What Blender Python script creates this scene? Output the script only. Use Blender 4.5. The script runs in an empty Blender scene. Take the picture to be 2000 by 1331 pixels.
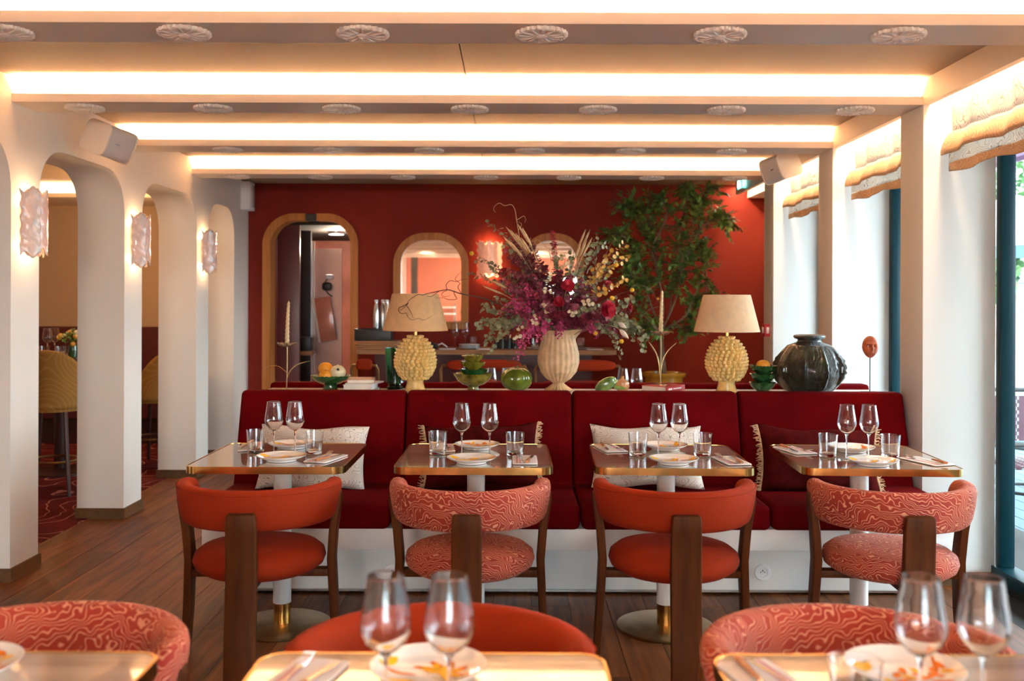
import bpy, bmesh, math, random
from math import sin, cos, pi, radians, sqrt
from mathutils import Vector, Matrix, noise
from mathutils.geometry import tessellate_polygon

random.seed(7)
S = bpy.context.scene
COL = S.collection

# ------------------------------------------------------------------ camera, world, exposure
U = 0.002577          # metres per unit
D = 4.896             # metres of depth per relative depth 1
EYE = 1.42
def P(x, y, z):
    """world point seen at pixel (x,y) of the photograph at relative depth z"""
    return Vector(((x-1000)*z*U, D*z, EYE-(y-590-.0035*(x-1000))*z*U))

cam = bpy.data.cameras.new('camera')
camo = bpy.data.objects.new('camera', cam); COL.objects.link(camo)
cam.sensor_width = 36; cam.lens = 34.2; cam.shift_y = -0.0377
camo.location = (0, 0, EYE); camo.rotation_euler = (pi/2, -0.0035, 0)
cam.dof.use_dof = True; cam.dof.focus_distance = 4.4; cam.dof.aperture_fstop = 2.8
cam.clip_start = .05
S.camera = camo
S.view_settings.view_transform = 'Standard'; S.view_settings.look = 'None'
S.view_settings.gamma = 1; S.view_settings.use_curve_mapping = False
S.view_settings.exposure = 2.55
S.cycles.use_denoising = True
S.cycles.max_bounces = 10; S.cycles.diffuse_bounces = 5; S.cycles.glossy_bounces = 4
S.cycles.transmission_bounces = 10; S.cycles.transparent_max_bounces = 12
S.cycles.caustics_reflective = False; S.cycles.caustics_refractive = False
S.cycles.sample_clamp_indirect = 4.0
S.cycles.blur_glossy = 0.5

W = bpy.data.worlds.new('sky'); S.world = W; W.use_nodes = True
wn = W.node_tree.nodes; bg = wn['Background']
bg.inputs[0].default_value = (0.88, 0.97, 1.0, 1); bg.inputs[1].default_value = 4.1

def area(name, loc, rot, sx, sy, power, color, portal=False, spread=None):
    l = bpy.data.lights.new(name, 'AREA'); l.shape = 'RECTANGLE'; l.size = sx; l.size_y = sy
    l.energy = power; l.color = color
    if spread: l.spread = spread
    if portal: l.cycles.is_portal = True
    o = bpy.data.objects.new(name, l); o.location = loc; o.rotation_euler = rot; COL.objects.link(o)
    return o
def point(name, loc, power, color, r=.02):
    l = bpy.data.lights.new(name, 'POINT'); l.energy = power; l.color = color; l.shadow_soft_size = r
    o = bpy.data.objects.new(name, l); o.location = loc; COL.objects.link(o); return o

WARM = (1, .70, .42)
XL, XR = -2.523, 2.067           # faces of the arcade and of the right-hand columns
XLO = -2.827                     # outer face of the arcade wall
XW = 2.435                       # window plane
ZC, ZB = 2.546, 2.42             # ceiling, beam soffit
YB = 9.30                        # red wall
Y0 = -4.6                        # wall behind the camera
BEAMS = [-.702*D, -.419*D, -.136*D, .147*D, .43*D, .7135*D, 1.0*D, 1.281*D, 1.5625*D]
LEDP = 35.0
for i, yf in enumerate(BEAMS):
    area('cove_led', ((XL+XR)/2, yf+.052, 2.452), (pi, 0, 0), XR-XL-.02, .03, LEDP, WARM, spread=radians(125))
COLS = [-.698, -.415, -.132, .151, .434, .717, 1.0, 1.283, 1.5725]       # near faces, relative depth
for a in COLS:
    y1 = a*D; y0 = (a-.283+.0585)*D
    area('window_portal', (XW+.20, (y0+y1)/2, 1.25), (0, radians(90), 0), 2.4, y1-y0, 10, (1,1,1), portal=True)
    area('blind_led', (2.135, (y0+y1)/2, 2.53), (0, 0, 0), .03, y1-y0-.02, 2.2, WARM)
area('blind_led', (2.135, 8.66, 2.53), (0, 0, 0), .03, 1.2, 3.2, WARM)

area('fill_window_portal', (.5, Y0-.15, 1.1), (pi/2, 0, 0), 3.0, 2.1, 10, (1,1,1), portal=True)

# ------------------------------------------------------------------ materials
def srgb(r, g, b):
    f = lambda c: (c/255/12.92) if c <= 10 else ((c/255+.055)/1.055)**2.4
    return (f(r), f(g), f(b), 1)
class NT:
    def __init__(s, name):
        s.m = bpy.data.materials.new(name); s.m.use_nodes = True
        s.t = s.m.node_tree; s.n = s.t.nodes; s.b = s.n['Principled BSDF']; s.out = s.n['Material Output']
    def new(s, typ, **kw):
        n = s.n.new(typ)
        for k, v in kw.items():
            if k.startswith('i_'):
                key = k[2:]; key = int(key) if key.isdigit() else key.replace('_', ' ')
                inp = n.inputs[key]
                if hasattr(v, 'links'): s.t.links.new(v, inp)
                elif hasattr(v, 'outputs'): s.t.links.new(v.outputs[0], inp)
                else: inp.default_value = v
            else: setattr(n, k, v)
        return n
    def link(s, a, b): s.t.links.new(a.outputs[0] if hasattr(a, 'outputs') else a, b)
    def set(s, **kw):
        for k, v in kw.items():
            inp = s.b.inputs[k.replace('_', ' ')]
            if hasattr(v, 'outputs'): s.t.links.new(v.outputs[0], inp)
            elif hasattr(v, 'links'): s.t.links.new(v, inp)
            else: inp.default_value = v
    def math(s, op, a, b=None, c=None):
        n = s.n.new('ShaderNodeMath'); n.operation = op
        for i, v in enumerate((a, b, c)):
            if v is None: continue
            if isinstance(v, (int, float)): n.inputs[i].default_value = v
            else: s.link(v, n.inputs[i])
        return n
    def coord(s, scale=(1, 1, 1), kind='Object'):
        tc = s.n.new('ShaderNodeTexCoord'); mp = s.n.new('ShaderNodeMapping')
        mp.inputs['Scale'].default_value = scale
        s.t.links.new(tc.outputs[kind], mp.inputs[0]); return mp
    def noise(s, co, scale, detail=2, rough=.5, dist=0):
        return s.new('ShaderNodeTexNoise', i_Vector=co, i_Scale=scale, i_Detail=detail, i_Roughness=rough, i_Distortion=dist)
    def mix(s, fac, a, b):
        n = s.n.new('ShaderNodeMix'); n.data_type = 'RGBA'
        for inp, v in ((n.inputs[0], fac), (n.inputs[6], a), (n.inputs[7], b)):
            if hasattr(v, 'outputs'): s.t.links.new(v.outputs[2] if v.bl_idname == 'ShaderNodeMix' else v.outputs[0], inp)
            else: inp.default_value = v
        return n
    def color(s, mixn): s.t.links.new(mixn.outputs[2], s.b.inputs['Base Color'])
    def ramp(s, fac, stops):
        n = s.n.new('ShaderNodeValToRGB'); e = n.color_ramp.elements
        while len(e) > 1: e.remove(e[-1])
        e[0].position, e[0].color = stops[0]
        for p, c in stops[1:]:
            k = e.new(p); k.color = c
        s.link(fac, n.inputs[0]); return n
    def bump(s, h, strength=.3, dist=.01):
        n = s.new('ShaderNodeBump', i_Strength=strength, i_Distance=dist, i_Height=h)
        s.link(n, s.b.inputs['Normal']); return n

def simple(name, col, rough=.5, metal=0, vary=.08, vs=6, bump=0, bs=80, coat=0, sheen=0, spec=None, trans=0):
    t = NT(name); co = t.coord()
    n = t.noise(co, vs, 3)
    c2 = tuple(max(0, min(1, c*(1-vary*2))) for c in col[:3])+(1,)
    c3 = tuple(max(0, min(1, c*(1+vary))) for c in col[:3])+(1,)
    t.link(t.ramp(n, [(.3, c2), (.7, c3)]), t.b.inputs['Base Color'])
    t.set(Roughness=rough, Metallic=metal)
    if coat: t.set(Coat_Weight=coat, Coat_Roughness=.05)
    if sheen: t.set(Sheen_Weight=sheen, Sheen_Roughness=.4, Sheen_Tint=tuple(min(1, c*1.6+.1) for c in col[:3])+(1,))
    if spec is not None: t.b.inputs['Specular IOR Level'].default_value = spec
    if trans: t.b.inputs['Subsurface Weight'].default_value = trans; t.b.inputs['Subsurface Radius'].default_value = (.02, .02, .02)
    if bump: t.bump(t.noise(co, bs, 3), bump, .004)
    return t.m

def contour(name, base, line, scale, n, w, wig=0.0, wigs=20, rough=.85, sheen=0, base2=None, bump=0, trans=0, alpha=0):
    """irregular level lines drawn over a cloth"""
    t = NT(name); co = t.coord()
    if wig:
        wn_ = t.noise(co, wigs, 1)
        v = t.new('ShaderNodeVectorMath', operation='MULTIPLY_ADD')
        t.t.links.new(wn_.outputs['Color'], v.inputs[0]); v.inputs[1].default_value = (wig,)*3; t.link(co, v.inputs[2]); co2 = v
    else: co2 = co
    a = t.noise(co2, scale, 0, .3)
    f = t.math('FRACT', t.math('MULTIPLY', a, n))
    d = t.math('ABSOLUTE', t.math('SUBTRACT', f, .5))
    mr = t.new('ShaderNodeMapRange', i_Value=d); mr.inputs['From Min'].default_value = w*.6; mr.inputs['From Max'].default_value = w*1.4
    mr.inputs['To Min'].default_value = 1; mr.inputs['To Max'].default_value = 0
    bcol = base
    if base2: bcol = t.ramp(t.noise(co, 5, 2), [(.35, base), (.65, base2)])
    t.color(t.mix(mr, bcol, line))
    t.set(Roughness=rough, Specular_IOR_Level=.12)
    if sheen: t.set(Sheen_Weight=sheen*.4, Sheen_Roughness=.35, Sheen_Tint=(1, .55, .4, 1))
    if bump: t.bump(t.math('ADD', t.math('MULTIPLY', mr, .6), t.noise(co, 260, 1)), bump, .004)
    if trans:
        tr = t.new('ShaderNodeBsdfTranslucent'); t.t.links.new(t.b.inputs['Base Color'].links[0].from_socket, tr.inputs[0])
        ms = t.new('ShaderNodeMixShader'); ms.inputs[0].default_value = trans
        t.t.links.new(t.b.outputs[0], ms.inputs[1]); t.t.links.new(tr.outputs[0], ms.inputs[2])
        t.t.links.new(ms.outputs[0], t.out.inputs[0])
    return t.m

def zebra(name, base, base2, line, f=1.0, w=(.09, .17), sheen=.15, rough=.85, trans=0, amp=1.0):
    """meandering parallel lines woven or printed on a cloth"""
    t = NT(name); co = t.coord((f, f, f)); sx = t.new('ShaderNodeSeparateXYZ', i_Vector=co)
    a = t.math('MULTIPLY_ADD', sx.outputs[2], 46, t.math('MULTIPLY_ADD', sx.outputs[1], 40, t.math('MULTIPLY', sx.outputs[0], 18)))
    a = t.math('ADD', a, t.math('MULTIPLY', t.noise(co, 8, 0), 8.0*amp)); a = t.math('ADD', a, t.math('MULTIPLY', t.noise(co, 27, 0), 3.0*amp))
    d = t.math('ABSOLUTE', t.math('SUBTRACT', t.math('FRACT', a), .5))
    mr = t.new('ShaderNodeMapRange', i_Value=d); mr.inputs['From Min'].default_value = w[0]; mr.inputs['From Max'].default_value = w[1]
    mr.inputs['To Min'].default_value = 1; mr.inputs['To Max'].default_value = 0
    t.color(t.mix(mr, t.ramp(t.noise(co, 5, 2), [(.35, base), (.65, base2)]), line))
    t.set(Roughness=rough, Sheen_Weight=sheen, Sheen_Roughness=.35, Sheen_Tint=(1, .55, .4, 1)); t.bump(t.math('ADD', t.math('MULTIPLY', mr, .6), t.noise(co, 260, 1)), .5 if sheen else .15, .004)
    if trans:
        tr = t.new('ShaderNodeBsdfTranslucent'); t.t.links.new(t.b.inputs['Base Color'].links[0].from_socket, tr.inputs[0])
        ms = t.new('ShaderNodeMixShader'); ms.inputs[0].default_value = trans
        t.t.links.new(t.b.outputs[0], ms.inputs[1]); t.t.links.new(tr.outputs[0], ms.inputs[2]); t.t.links.new(ms.outputs[0], t.out.inputs[0])
    return t.m

def wood(name, c1, c2, axis='Z', rough=.4, sc=1, vary=True, coat=0, perobj=False, spec=.5):
    t = NT(name); k = {'X': (.06, 1, 1), 'Y': (1, .06, 1), 'Z': (1, 1, .06)}[axis]
    co = t.coord(tuple(v*sc for v in k))
    src = co
    if perobj:
        oi = t.n.new('ShaderNodeObjectInfo'); v = t.new('ShaderNodeVectorMath', operation='MULTIPLY_ADD')
        t.t.links.new(oi.outputs['Random'], v.inputs[0]); v.inputs[1].default_value = (31, 17, 9); t.link(co, v.inputs[2]); src = v
    n = t.noise(src, 38, 5, .6, .4); n2 = t.noise(src, 9, 2, .5, 1.0)
    s = t.math('ADD', t.math('MULTIPLY', n, .6), t.math('MULTIPLY', n2, .4))
    r = t.ramp(s, [(.36, c1), (.62, c2)])
    if perobj:
        hs = t.new('ShaderNodeHueSaturation', i_Color=r)
        t.link(t.math('ADD', t.math('MULTIPLY', oi.outputs['Random'], .5), .75), hs.inputs['Value'])
        r = hs
    t.link(r, t.b.inputs['Base Color']); t.set(Roughness=rough, Specular_IOR_Level=spec); t.bump(n, .12, .003)
    if coat: t.set(Coat_Weight=coat, Coat_Roughness=.03)
    return t.m

def glassm(name, col=(1, 1, 1, 1), rough=0, ior=1.45):
    t = NT(name); t.set(Base_Color=col, Roughness=rough, IOR=ior, Transmission_Weight=1.0)
    return t.m
def thinglass(name, col=(.9, .97, 1, 1)):
    t = NT(name); tr = t.new('ShaderNodeBsdfTransparent', i_Color=col); gl = t.new('ShaderNodeBsdfGlossy', i_Roughness=.02)
    lw = t.new('ShaderNodeLayerWeight', i_Blend=.5); fr = t.math('MULTIPLY_ADD', t.math('POWER', lw.outputs['Facing'], 5), .45, .03); ms = t.new('ShaderNodeMixShader', i_0=fr, i_1=tr, i_2=gl)
    t.link(ms, t.out.inputs[0]); return t.m
def emit(name, col, st):
    t = NT(name); t.set(Base_Color=(0, 0, 0, 1), Emission_Color=col, Emission_Strength=st); return t.m

M = {}
M['paint'] = simple('cream_plaster', (.87, .81, .735, 1), .6, vary=.02, vs=1.5, bump=.06, bs=60)
M['paintr'] = simple('white_plaster', (.76, .73, .69, 1), .6, vary=.02, vs=1.5, bump=.05, bs=60)
M['beam'] = simple('beam_paint', (.70, .60, .51, 1), .55, vary=.02, vs=1)
M['red'] = simple('brick_red_wall_paint', (.23, .027, .017, 1), .7, spec=.1, vary=.08, vs=.9, bump=.1, bs=90)
M['basebd'] = wood('skirting_oak', (.10, .055, .03, 1), (.17, .085, .038, 1), 'Y', .6, spec=.1)
M['ceil'] = None
t = NT('woven_ceiling_fabric'); co = t.coord()
wv = t.new('ShaderNodeTexWave', i_Vector=co, i_Scale=70, i_Distortion=1.5, wave_type='BANDS', bands_direction='DIAGONAL')
wv2 = t.new('ShaderNodeTexWave', i_Vector=co, i_Scale=70, i_Distortion=2, wave_type='BANDS', bands_direction='Y')
mm = t.math('MULTIPLY', wv, wv2)
t.link(t.ramp(mm, [(0, (.27, .185, .115, 1)), (.7, (.44, .33, .23, 1))]), t.b.inputs['Base Color'])
t.set(Roughness=.7, Specular_IOR_Level=.5) if False else t.set(Roughness=.55); t.bump(mm, .4, .003); M['ceil'] = t.m
M['plank'] = wood('smoked_oak_plank', (.070, .018, .004, 1), (.225, .066, .014, 1), 'Y', .5, perobj=True, spec=.3)
M['subfloor'] = simple('plank_joint_dark', (.02, .012, .008, 1), .8)
M['carpet'] = contour('burgundy_carpet', (.13, .010, .012, 1), (.50, .20, .16, 1), 1.6, 9, .038, wig=.12, wigs=5, base2=(.085, .008, .008, 1))
M['walnut'] = wood('walnut_wood', (.038, .0085, .001, 1), (.082, .021, .003, 1), 'Z', .5, spec=.12)
M['orangeoak'] = wood('honey_oak_veneer', (.40, .135, .032, 1), (.56, .22, .065, 1), 'Z', .45, spec=.2)
M['countwood'] = wood('counter_wood', (.26, .11, .045, 1), (.42, .21, .10, 1), 'X', .5, spec=.2)
M['velvet'] = simple('garnet_velvet', (.108, .0007, .002, 1), .9, vary=.12, vs=5, sheen=.0, bump=.1, bs=300, spec=.05)
M['orange'] = simple('burnt_orange_velvet', (.25, .022, .005, 1), .85, vary=.06, vs=4, sheen=.08, bump=.1, bs=300, spec=.1)
M['zebra'] = zebra('coral_wave_velvet', (.27, .017, .009, 1), (.34, .036, .014, 1), (.62, .26, .15, 1), 1.5, (.08, .15))
M['cushw'] = zebra('white_line_cushion_cloth', (.82, .74, .66, 1), (.80, .71, .62, 1), (.45, .34, .27, 1), 1.15, (.05, .10), 0, .9, amp=1.5)
M['cushr'] = simple('maroon_cushion_linen', (.065, .004, .004, 1), .95, spec=.05, vary=.15, vs=30, bump=.3, bs=400)
M['fringe'] = simple('straw_fringe', (.62, .42, .25, 1), .85, vary=.2, vs=60)
M['bench'] = simple('bench_white_paint', (.72, .70, .68, 1), .45, vary=.02, vs=3)
M['sidewall'] = simple('warm_brown_plaster', (.52, .38, .27, 1), .7, vary=.04, vs=1)
M['tabletop'] = wood('grey_taupe_tabletop', (.33, .23, .165, 1), (.46, .34, .26, 1), 'X', .06, sc=.8, coat=.8)
M['brass'] = simple('polished_brass', (.66, .37, .11, 1), .2, metal=1, vary=.25, vs=9, bump=.05, bs=40)
M['brassd'] = simple('aged_brass', (.50, .34, .16, 1), .3, metal=1, vary=.15, vs=8)
M['postw'] = simple('white_enamel_post', (.72, .69, .66, 1), .35)
M['glass'] = glassm('clear_glass')
M['gglass'] = glassm('green_glass', (.10, .42, .22, 1))
M['pane'] = thinglass('window_glass')
M['porc'] = simple('white_glazed_porcelain', (.86, .84, .82, 1), .15, vary=.01, coat=.5)
M['plaster'] = simple('white_ceramic_relief', (.88, .80, .72, 1), .35, vary=.03, vs=20, bump=.2, bs=60)
M['sconce'] = simple('crackled_white_ceramic', (.90, .79, .73, 1), .15, vary=.04, vs=40, bump=.45, bs=60, coat=.8)
M['yel'] = simple('yellow_print', (.86, .46, .01, 1), .5, spec=.2, vary=.15, vs=60)
M['orp'] = simple('orange_print', (.78, .19, .006, 1), .5, spec=.2, vary=.2, vs=60)
M['dkp'] = simple('dark_print', (.25, .14, .04, 1), .4)
M['pink'] = simple('pink_print', (.72, .38, .42, 1), .8)
M['napkin'] = simple('white_linen', (.84, .80, .79, 1), .9, vary=.02, bump=.3, bs=500)
M['steel'] = simple('steel', (.60, .58, .56, 1), .25, metal=1, vary=.05)
M['knifew'] = wood('cutlery_wood', (.28, .09, .03, 1), (.45, .18, .07, 1), 'Y', .4)
M['teal'] = simple('petrol_blue_frame', (.003, .030, .042, 1), .35, spec=.2, vary=.05)
M['black'] = simple('black_plastic', (.012, .012, .013, 1), .4)
M['dkred'] = simple('dark_maroon_panel', (.085, .014, .018, 1), .35, vary=.08, vs=1.5)
M['spk'] = simple('speaker_white', (.86, .74, .64, 1), .5, vary=.01)
M['spkg'] = simple('speaker_grille', (.62, .58, .58, 1), .6, vary=.03, bump=.4, bs=700)
M['white'] = simple('white_plastic', (.80, .79, .80, 1), .4, vary=.01)
M['shade'] = simple('linen_lampshade', (.80, .50, .25, 1), .9, vary=.06, vs=30, bump=.25, bs=250)
M['shadeb'] = simple('pale_linen_lampshade', (.84, .61, .38, 1), .9, vary=.05, vs=30, bump=.25, bs=250)
M['amber'] = simple('honey_glazed_ceramic', (.80, .52, .17, 1), .16, vary=.10, vs=30, coat=.7)
M['olive'] = simple('olive_glazed_ceramic', (.20, .165, .018, 1), .2, vary=.35, vs=25, coat=.6, bump=.2, bs=50)
M['green'] = simple('dark_green_glaze', (.022, .085, .022, 1), .18, vary=.3, vs=20, coat=.7, bump=.3, bs=40)
M['gpump'] = simple('leaf_green_glaze', (.13, .17, .012, 1), .15, vary=.3, vs=12, coat=.7, bump=.2, bs=40)
M['ochre'] = simple('ochre_glazed_pot', (.48, .22, .02, 1), .2, vary=.2, vs=10, coat=.6)
def translucify(mat, f, col):
    nt = mat.node_tree; b = nt.nodes['Principled BSDF']; o_ = nt.nodes['Material Output']
    tr = nt.nodes.new('ShaderNodeBsdfTranslucent'); tr.inputs[0].default_value = col
    ms = nt.nodes.new('ShaderNodeMixShader'); ms.inputs[0].default_value = f
    nt.links.new(b.outputs[0], ms.inputs[1]); nt.links.new(tr.outputs[0], ms.inputs[2]); nt.links.new(ms.outputs[0], o_.inputs[0])
translucify(M['sconce'], .3, (1, .80, .62, 1)); translucify(M['shade'], .2, (.8, .5, .25, 1)); translucify(M['shadeb'], .2, (.9, .66, .42, 1))
t = NT('bottle_green_rough_glaze'); co = t.coord(); n1 = t.noise(co, 9, 4, .6); n2 = t.noise(co, 60, 4, .7)
t.link(t.ramp(n1, [(.38, (.008, .016, .008, 1)), (.5, (.022, .010, .005, 1)), (.64, (.014, .035, .008, 1))]), t.b.inputs['Base Color'])
t.set(Roughness=.2, Coat_Weight=.6, Coat_Roughness=.1); t.bump(n2, 1.0, .03); M['bigvase'] = t.m
M['orangef'] = simple('orange_peel', (.85, .33, .02, 1), .45, vary=.06, vs=20, bump=.4, bs=160)
M['pome'] = simple('pale_glazed_fruit', (.78, .66, .40, 1), .25, vary=.08, vs=8, coat=.4)
M['peachf'] = simple('peach_glazed_fruit', (.66, .30, .13, 1), .2, vary=.15, vs=12, coat=.5)
M['pepper'] = simple('pale_green_glazed_pepper', (.20, .30, .07, 1), .2, vary=.35, vs=14, coat=.5)
M['wicker'] = simple('pale_wicker', (.66, .43, .23, 1), .6, vary=.12, vs=25, bump=.3, bs=200)
M['candle'] = simple('ivory_wax', (.70, .50, .26, 1), .45, vary=.04)
M['paper'] = simple('book_pages', (.80, .70, .58, 1), .8)
M['bookr'] = simple('red_book_cover', (.42, .015, .02, 1), .4)
M['bookw'] = simple('white_book_cover', (.80, .76, .72, 1), .5)
M['bookb'] = simple('tan_book_cover', (.42, .22, .10, 1), .6)
M['terra'] = simple('terracotta_mask', (.42, .085, .022, 1), .6, vary=.2, vs=25, bump=.3, bs=60)
M['bark'] = simple('grey_brown_bark', (.20, .13, .085, 1), .8, vary=.2, vs=40)
M['twig'] = simple('dark_twig', (.075, .035, .022, 1), .8, vary=.2, vs=40)
M['straw'] = simple('dry_straw', (.66, .45, .24, 1), .8, vary=.15, vs=40)
def leafm(name, c1, c2, rough=.5):
    t = NT(name); co = t.coord(); n = t.noise(co, 14, 2)
    t.link(t.ramp(n, [(.35, c1), (.65, c2)]), t.b.inputs['Base Color']); t.set(Roughness=rough)
    return t.m
M['ficus'] = leafm('ficus_leaf', (.04, .11, .02, 1), (.21, .38, .08, 1), .35)
M['euca'] = leafm('eucalyptus_leaf', (.12, .13, .055, 1), (.30, .29, .16, 1))
M['burg'] = leafm('burgundy_leaf', (.12, .008, .025, 1), (.26, .030, .06, 1))
M['mag'] = leafm('magenta_petal', (.42, .018, .11, 1), (.60, .07, .20, 1))
M['crim'] = leafm('crimson_petal', (.30, .004, .018, 1), (.46, .012, .035, 1))
M['gold'] = leafm('golden_leaf', (.50, .25, .03, 1), (.66, .38, .07, 1))
M['cream'] = leafm('cream_leaf', (.55, .38, .20, 1), (.72, .60, .40, 1))
M['yball'] = simple('yellow_pompom', (.72, .42, .02, 1), .8, bump=.5, bs=300)
M['bunny'] = simple('white_plume', (.78, .66, .55, 1), .9)
M['goldfab'] = contour('gold_palm_fabric', (.32, .155, .035, 1), (.38, .20, .055, 1), 2.2, 26, .10, rough=.7, sheen=.3)
M['sofa'] = simple('dark_garnet_upholstery', (.085, .010, .012, 1), .8)
M['dkwood'] = simple('dark_red_wood', (.040, .010, .008, 1), .35)
M['mirror'] = simple('mirror_glass', (.86, .86, .85, 1), .01, metal=1, vary=0)
M['pglass'] = glassm('pressed_glass', (1, .95, .90, 1), .18)
M['salmon'] = simple('lit_red_plaster', (.50, .17, .11, 1), .7, vary=.05, vs=1)  # red wall paint with its bright lighting put into the colour
M['ksteel'] = simple('brushed_steel_panel', (.42, .27, .23, 1), .35, metal=1, vary=.06, vs=3)
M['ktile'] = simple('salmon_kitchen_tile', (.62, .20, .13, 1), .3, vary=.12, vs=4)
M['kceil'] = simple('kitchen_ceiling', (.30, .25, .22, 1), .6)
M['emW'] = emit('ceiling_panel_light', (1, .93, .82, 1), 1.2)
M['emC'] = emit('downlight_glow', (1, .85, .66, 1), 4)
M['emG'] = emit('exit_green_light', (.03, .75, .62, 1), 1.6)
M['emGw'] = emit('exit_white_light', (.8, 1, .95, 1), 1.8)
M['alarm'] = simple('alarm_red', (.55, .008, .02, 1), .35)
M['blindw'] = zebra('white_line_voile', (.90, .85, .79, 1), (.88, .83, .76, 1), (.50, .42, .36, 1), .8, (.06, .12), 0, .9, .45, amp=1.6)
M['blindt'] = zebra('tan_line_fold', (.58, .38, .23, 1), (.64, .43, .27, 1), (.80, .58, .38, 1), .8, (.08, .15), 0, .9, .15, amp=1.6)
M['deck'] = wood('terrace_deck', (.012, .045, .065, 1), (.025, .085, .115, 1), 'Y', .6)
M['canopy'] = simple('white_parasol_cloth', (.80, .86, .88, 1), .9)
M['purple'] = simple('plum_awning', (.14, .05, .12, 1), .8)
M['bamboo'] = simple('bamboo_cane', (.04, .035, .03, 1), .4)
t = NT('maroon_cane_weave'); co = t.coord(); ck = t.new('ShaderNodeTexChecker', i_Vector=co, i_Color1=(.05, .006, .015, 1), i_Color2=(.35, .33, .31, 1), i_Scale=42)
n = t.new('ShaderNodeTexWave', i_Vector=co, i_Scale=6, wave_type='BANDS', bands_direction='X')
t.color(t.mix(t.math('GREATER_THAN', n, .72), (.085, .012, .03, 1), ck)); t.set(Roughness=.5); M['weave'] = t.m
M['tleaf'] = leafm('garden_leaf', (.035, .10, .03, 1), (.13, .24, .08, 1), .5)
M['stone'] = simple('far_stone_wall', (.26, .25, .23, 1), .8)
M['rooft'] = simple('far_roof_tile', (.22, .11, .08, 1), .8)
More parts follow.
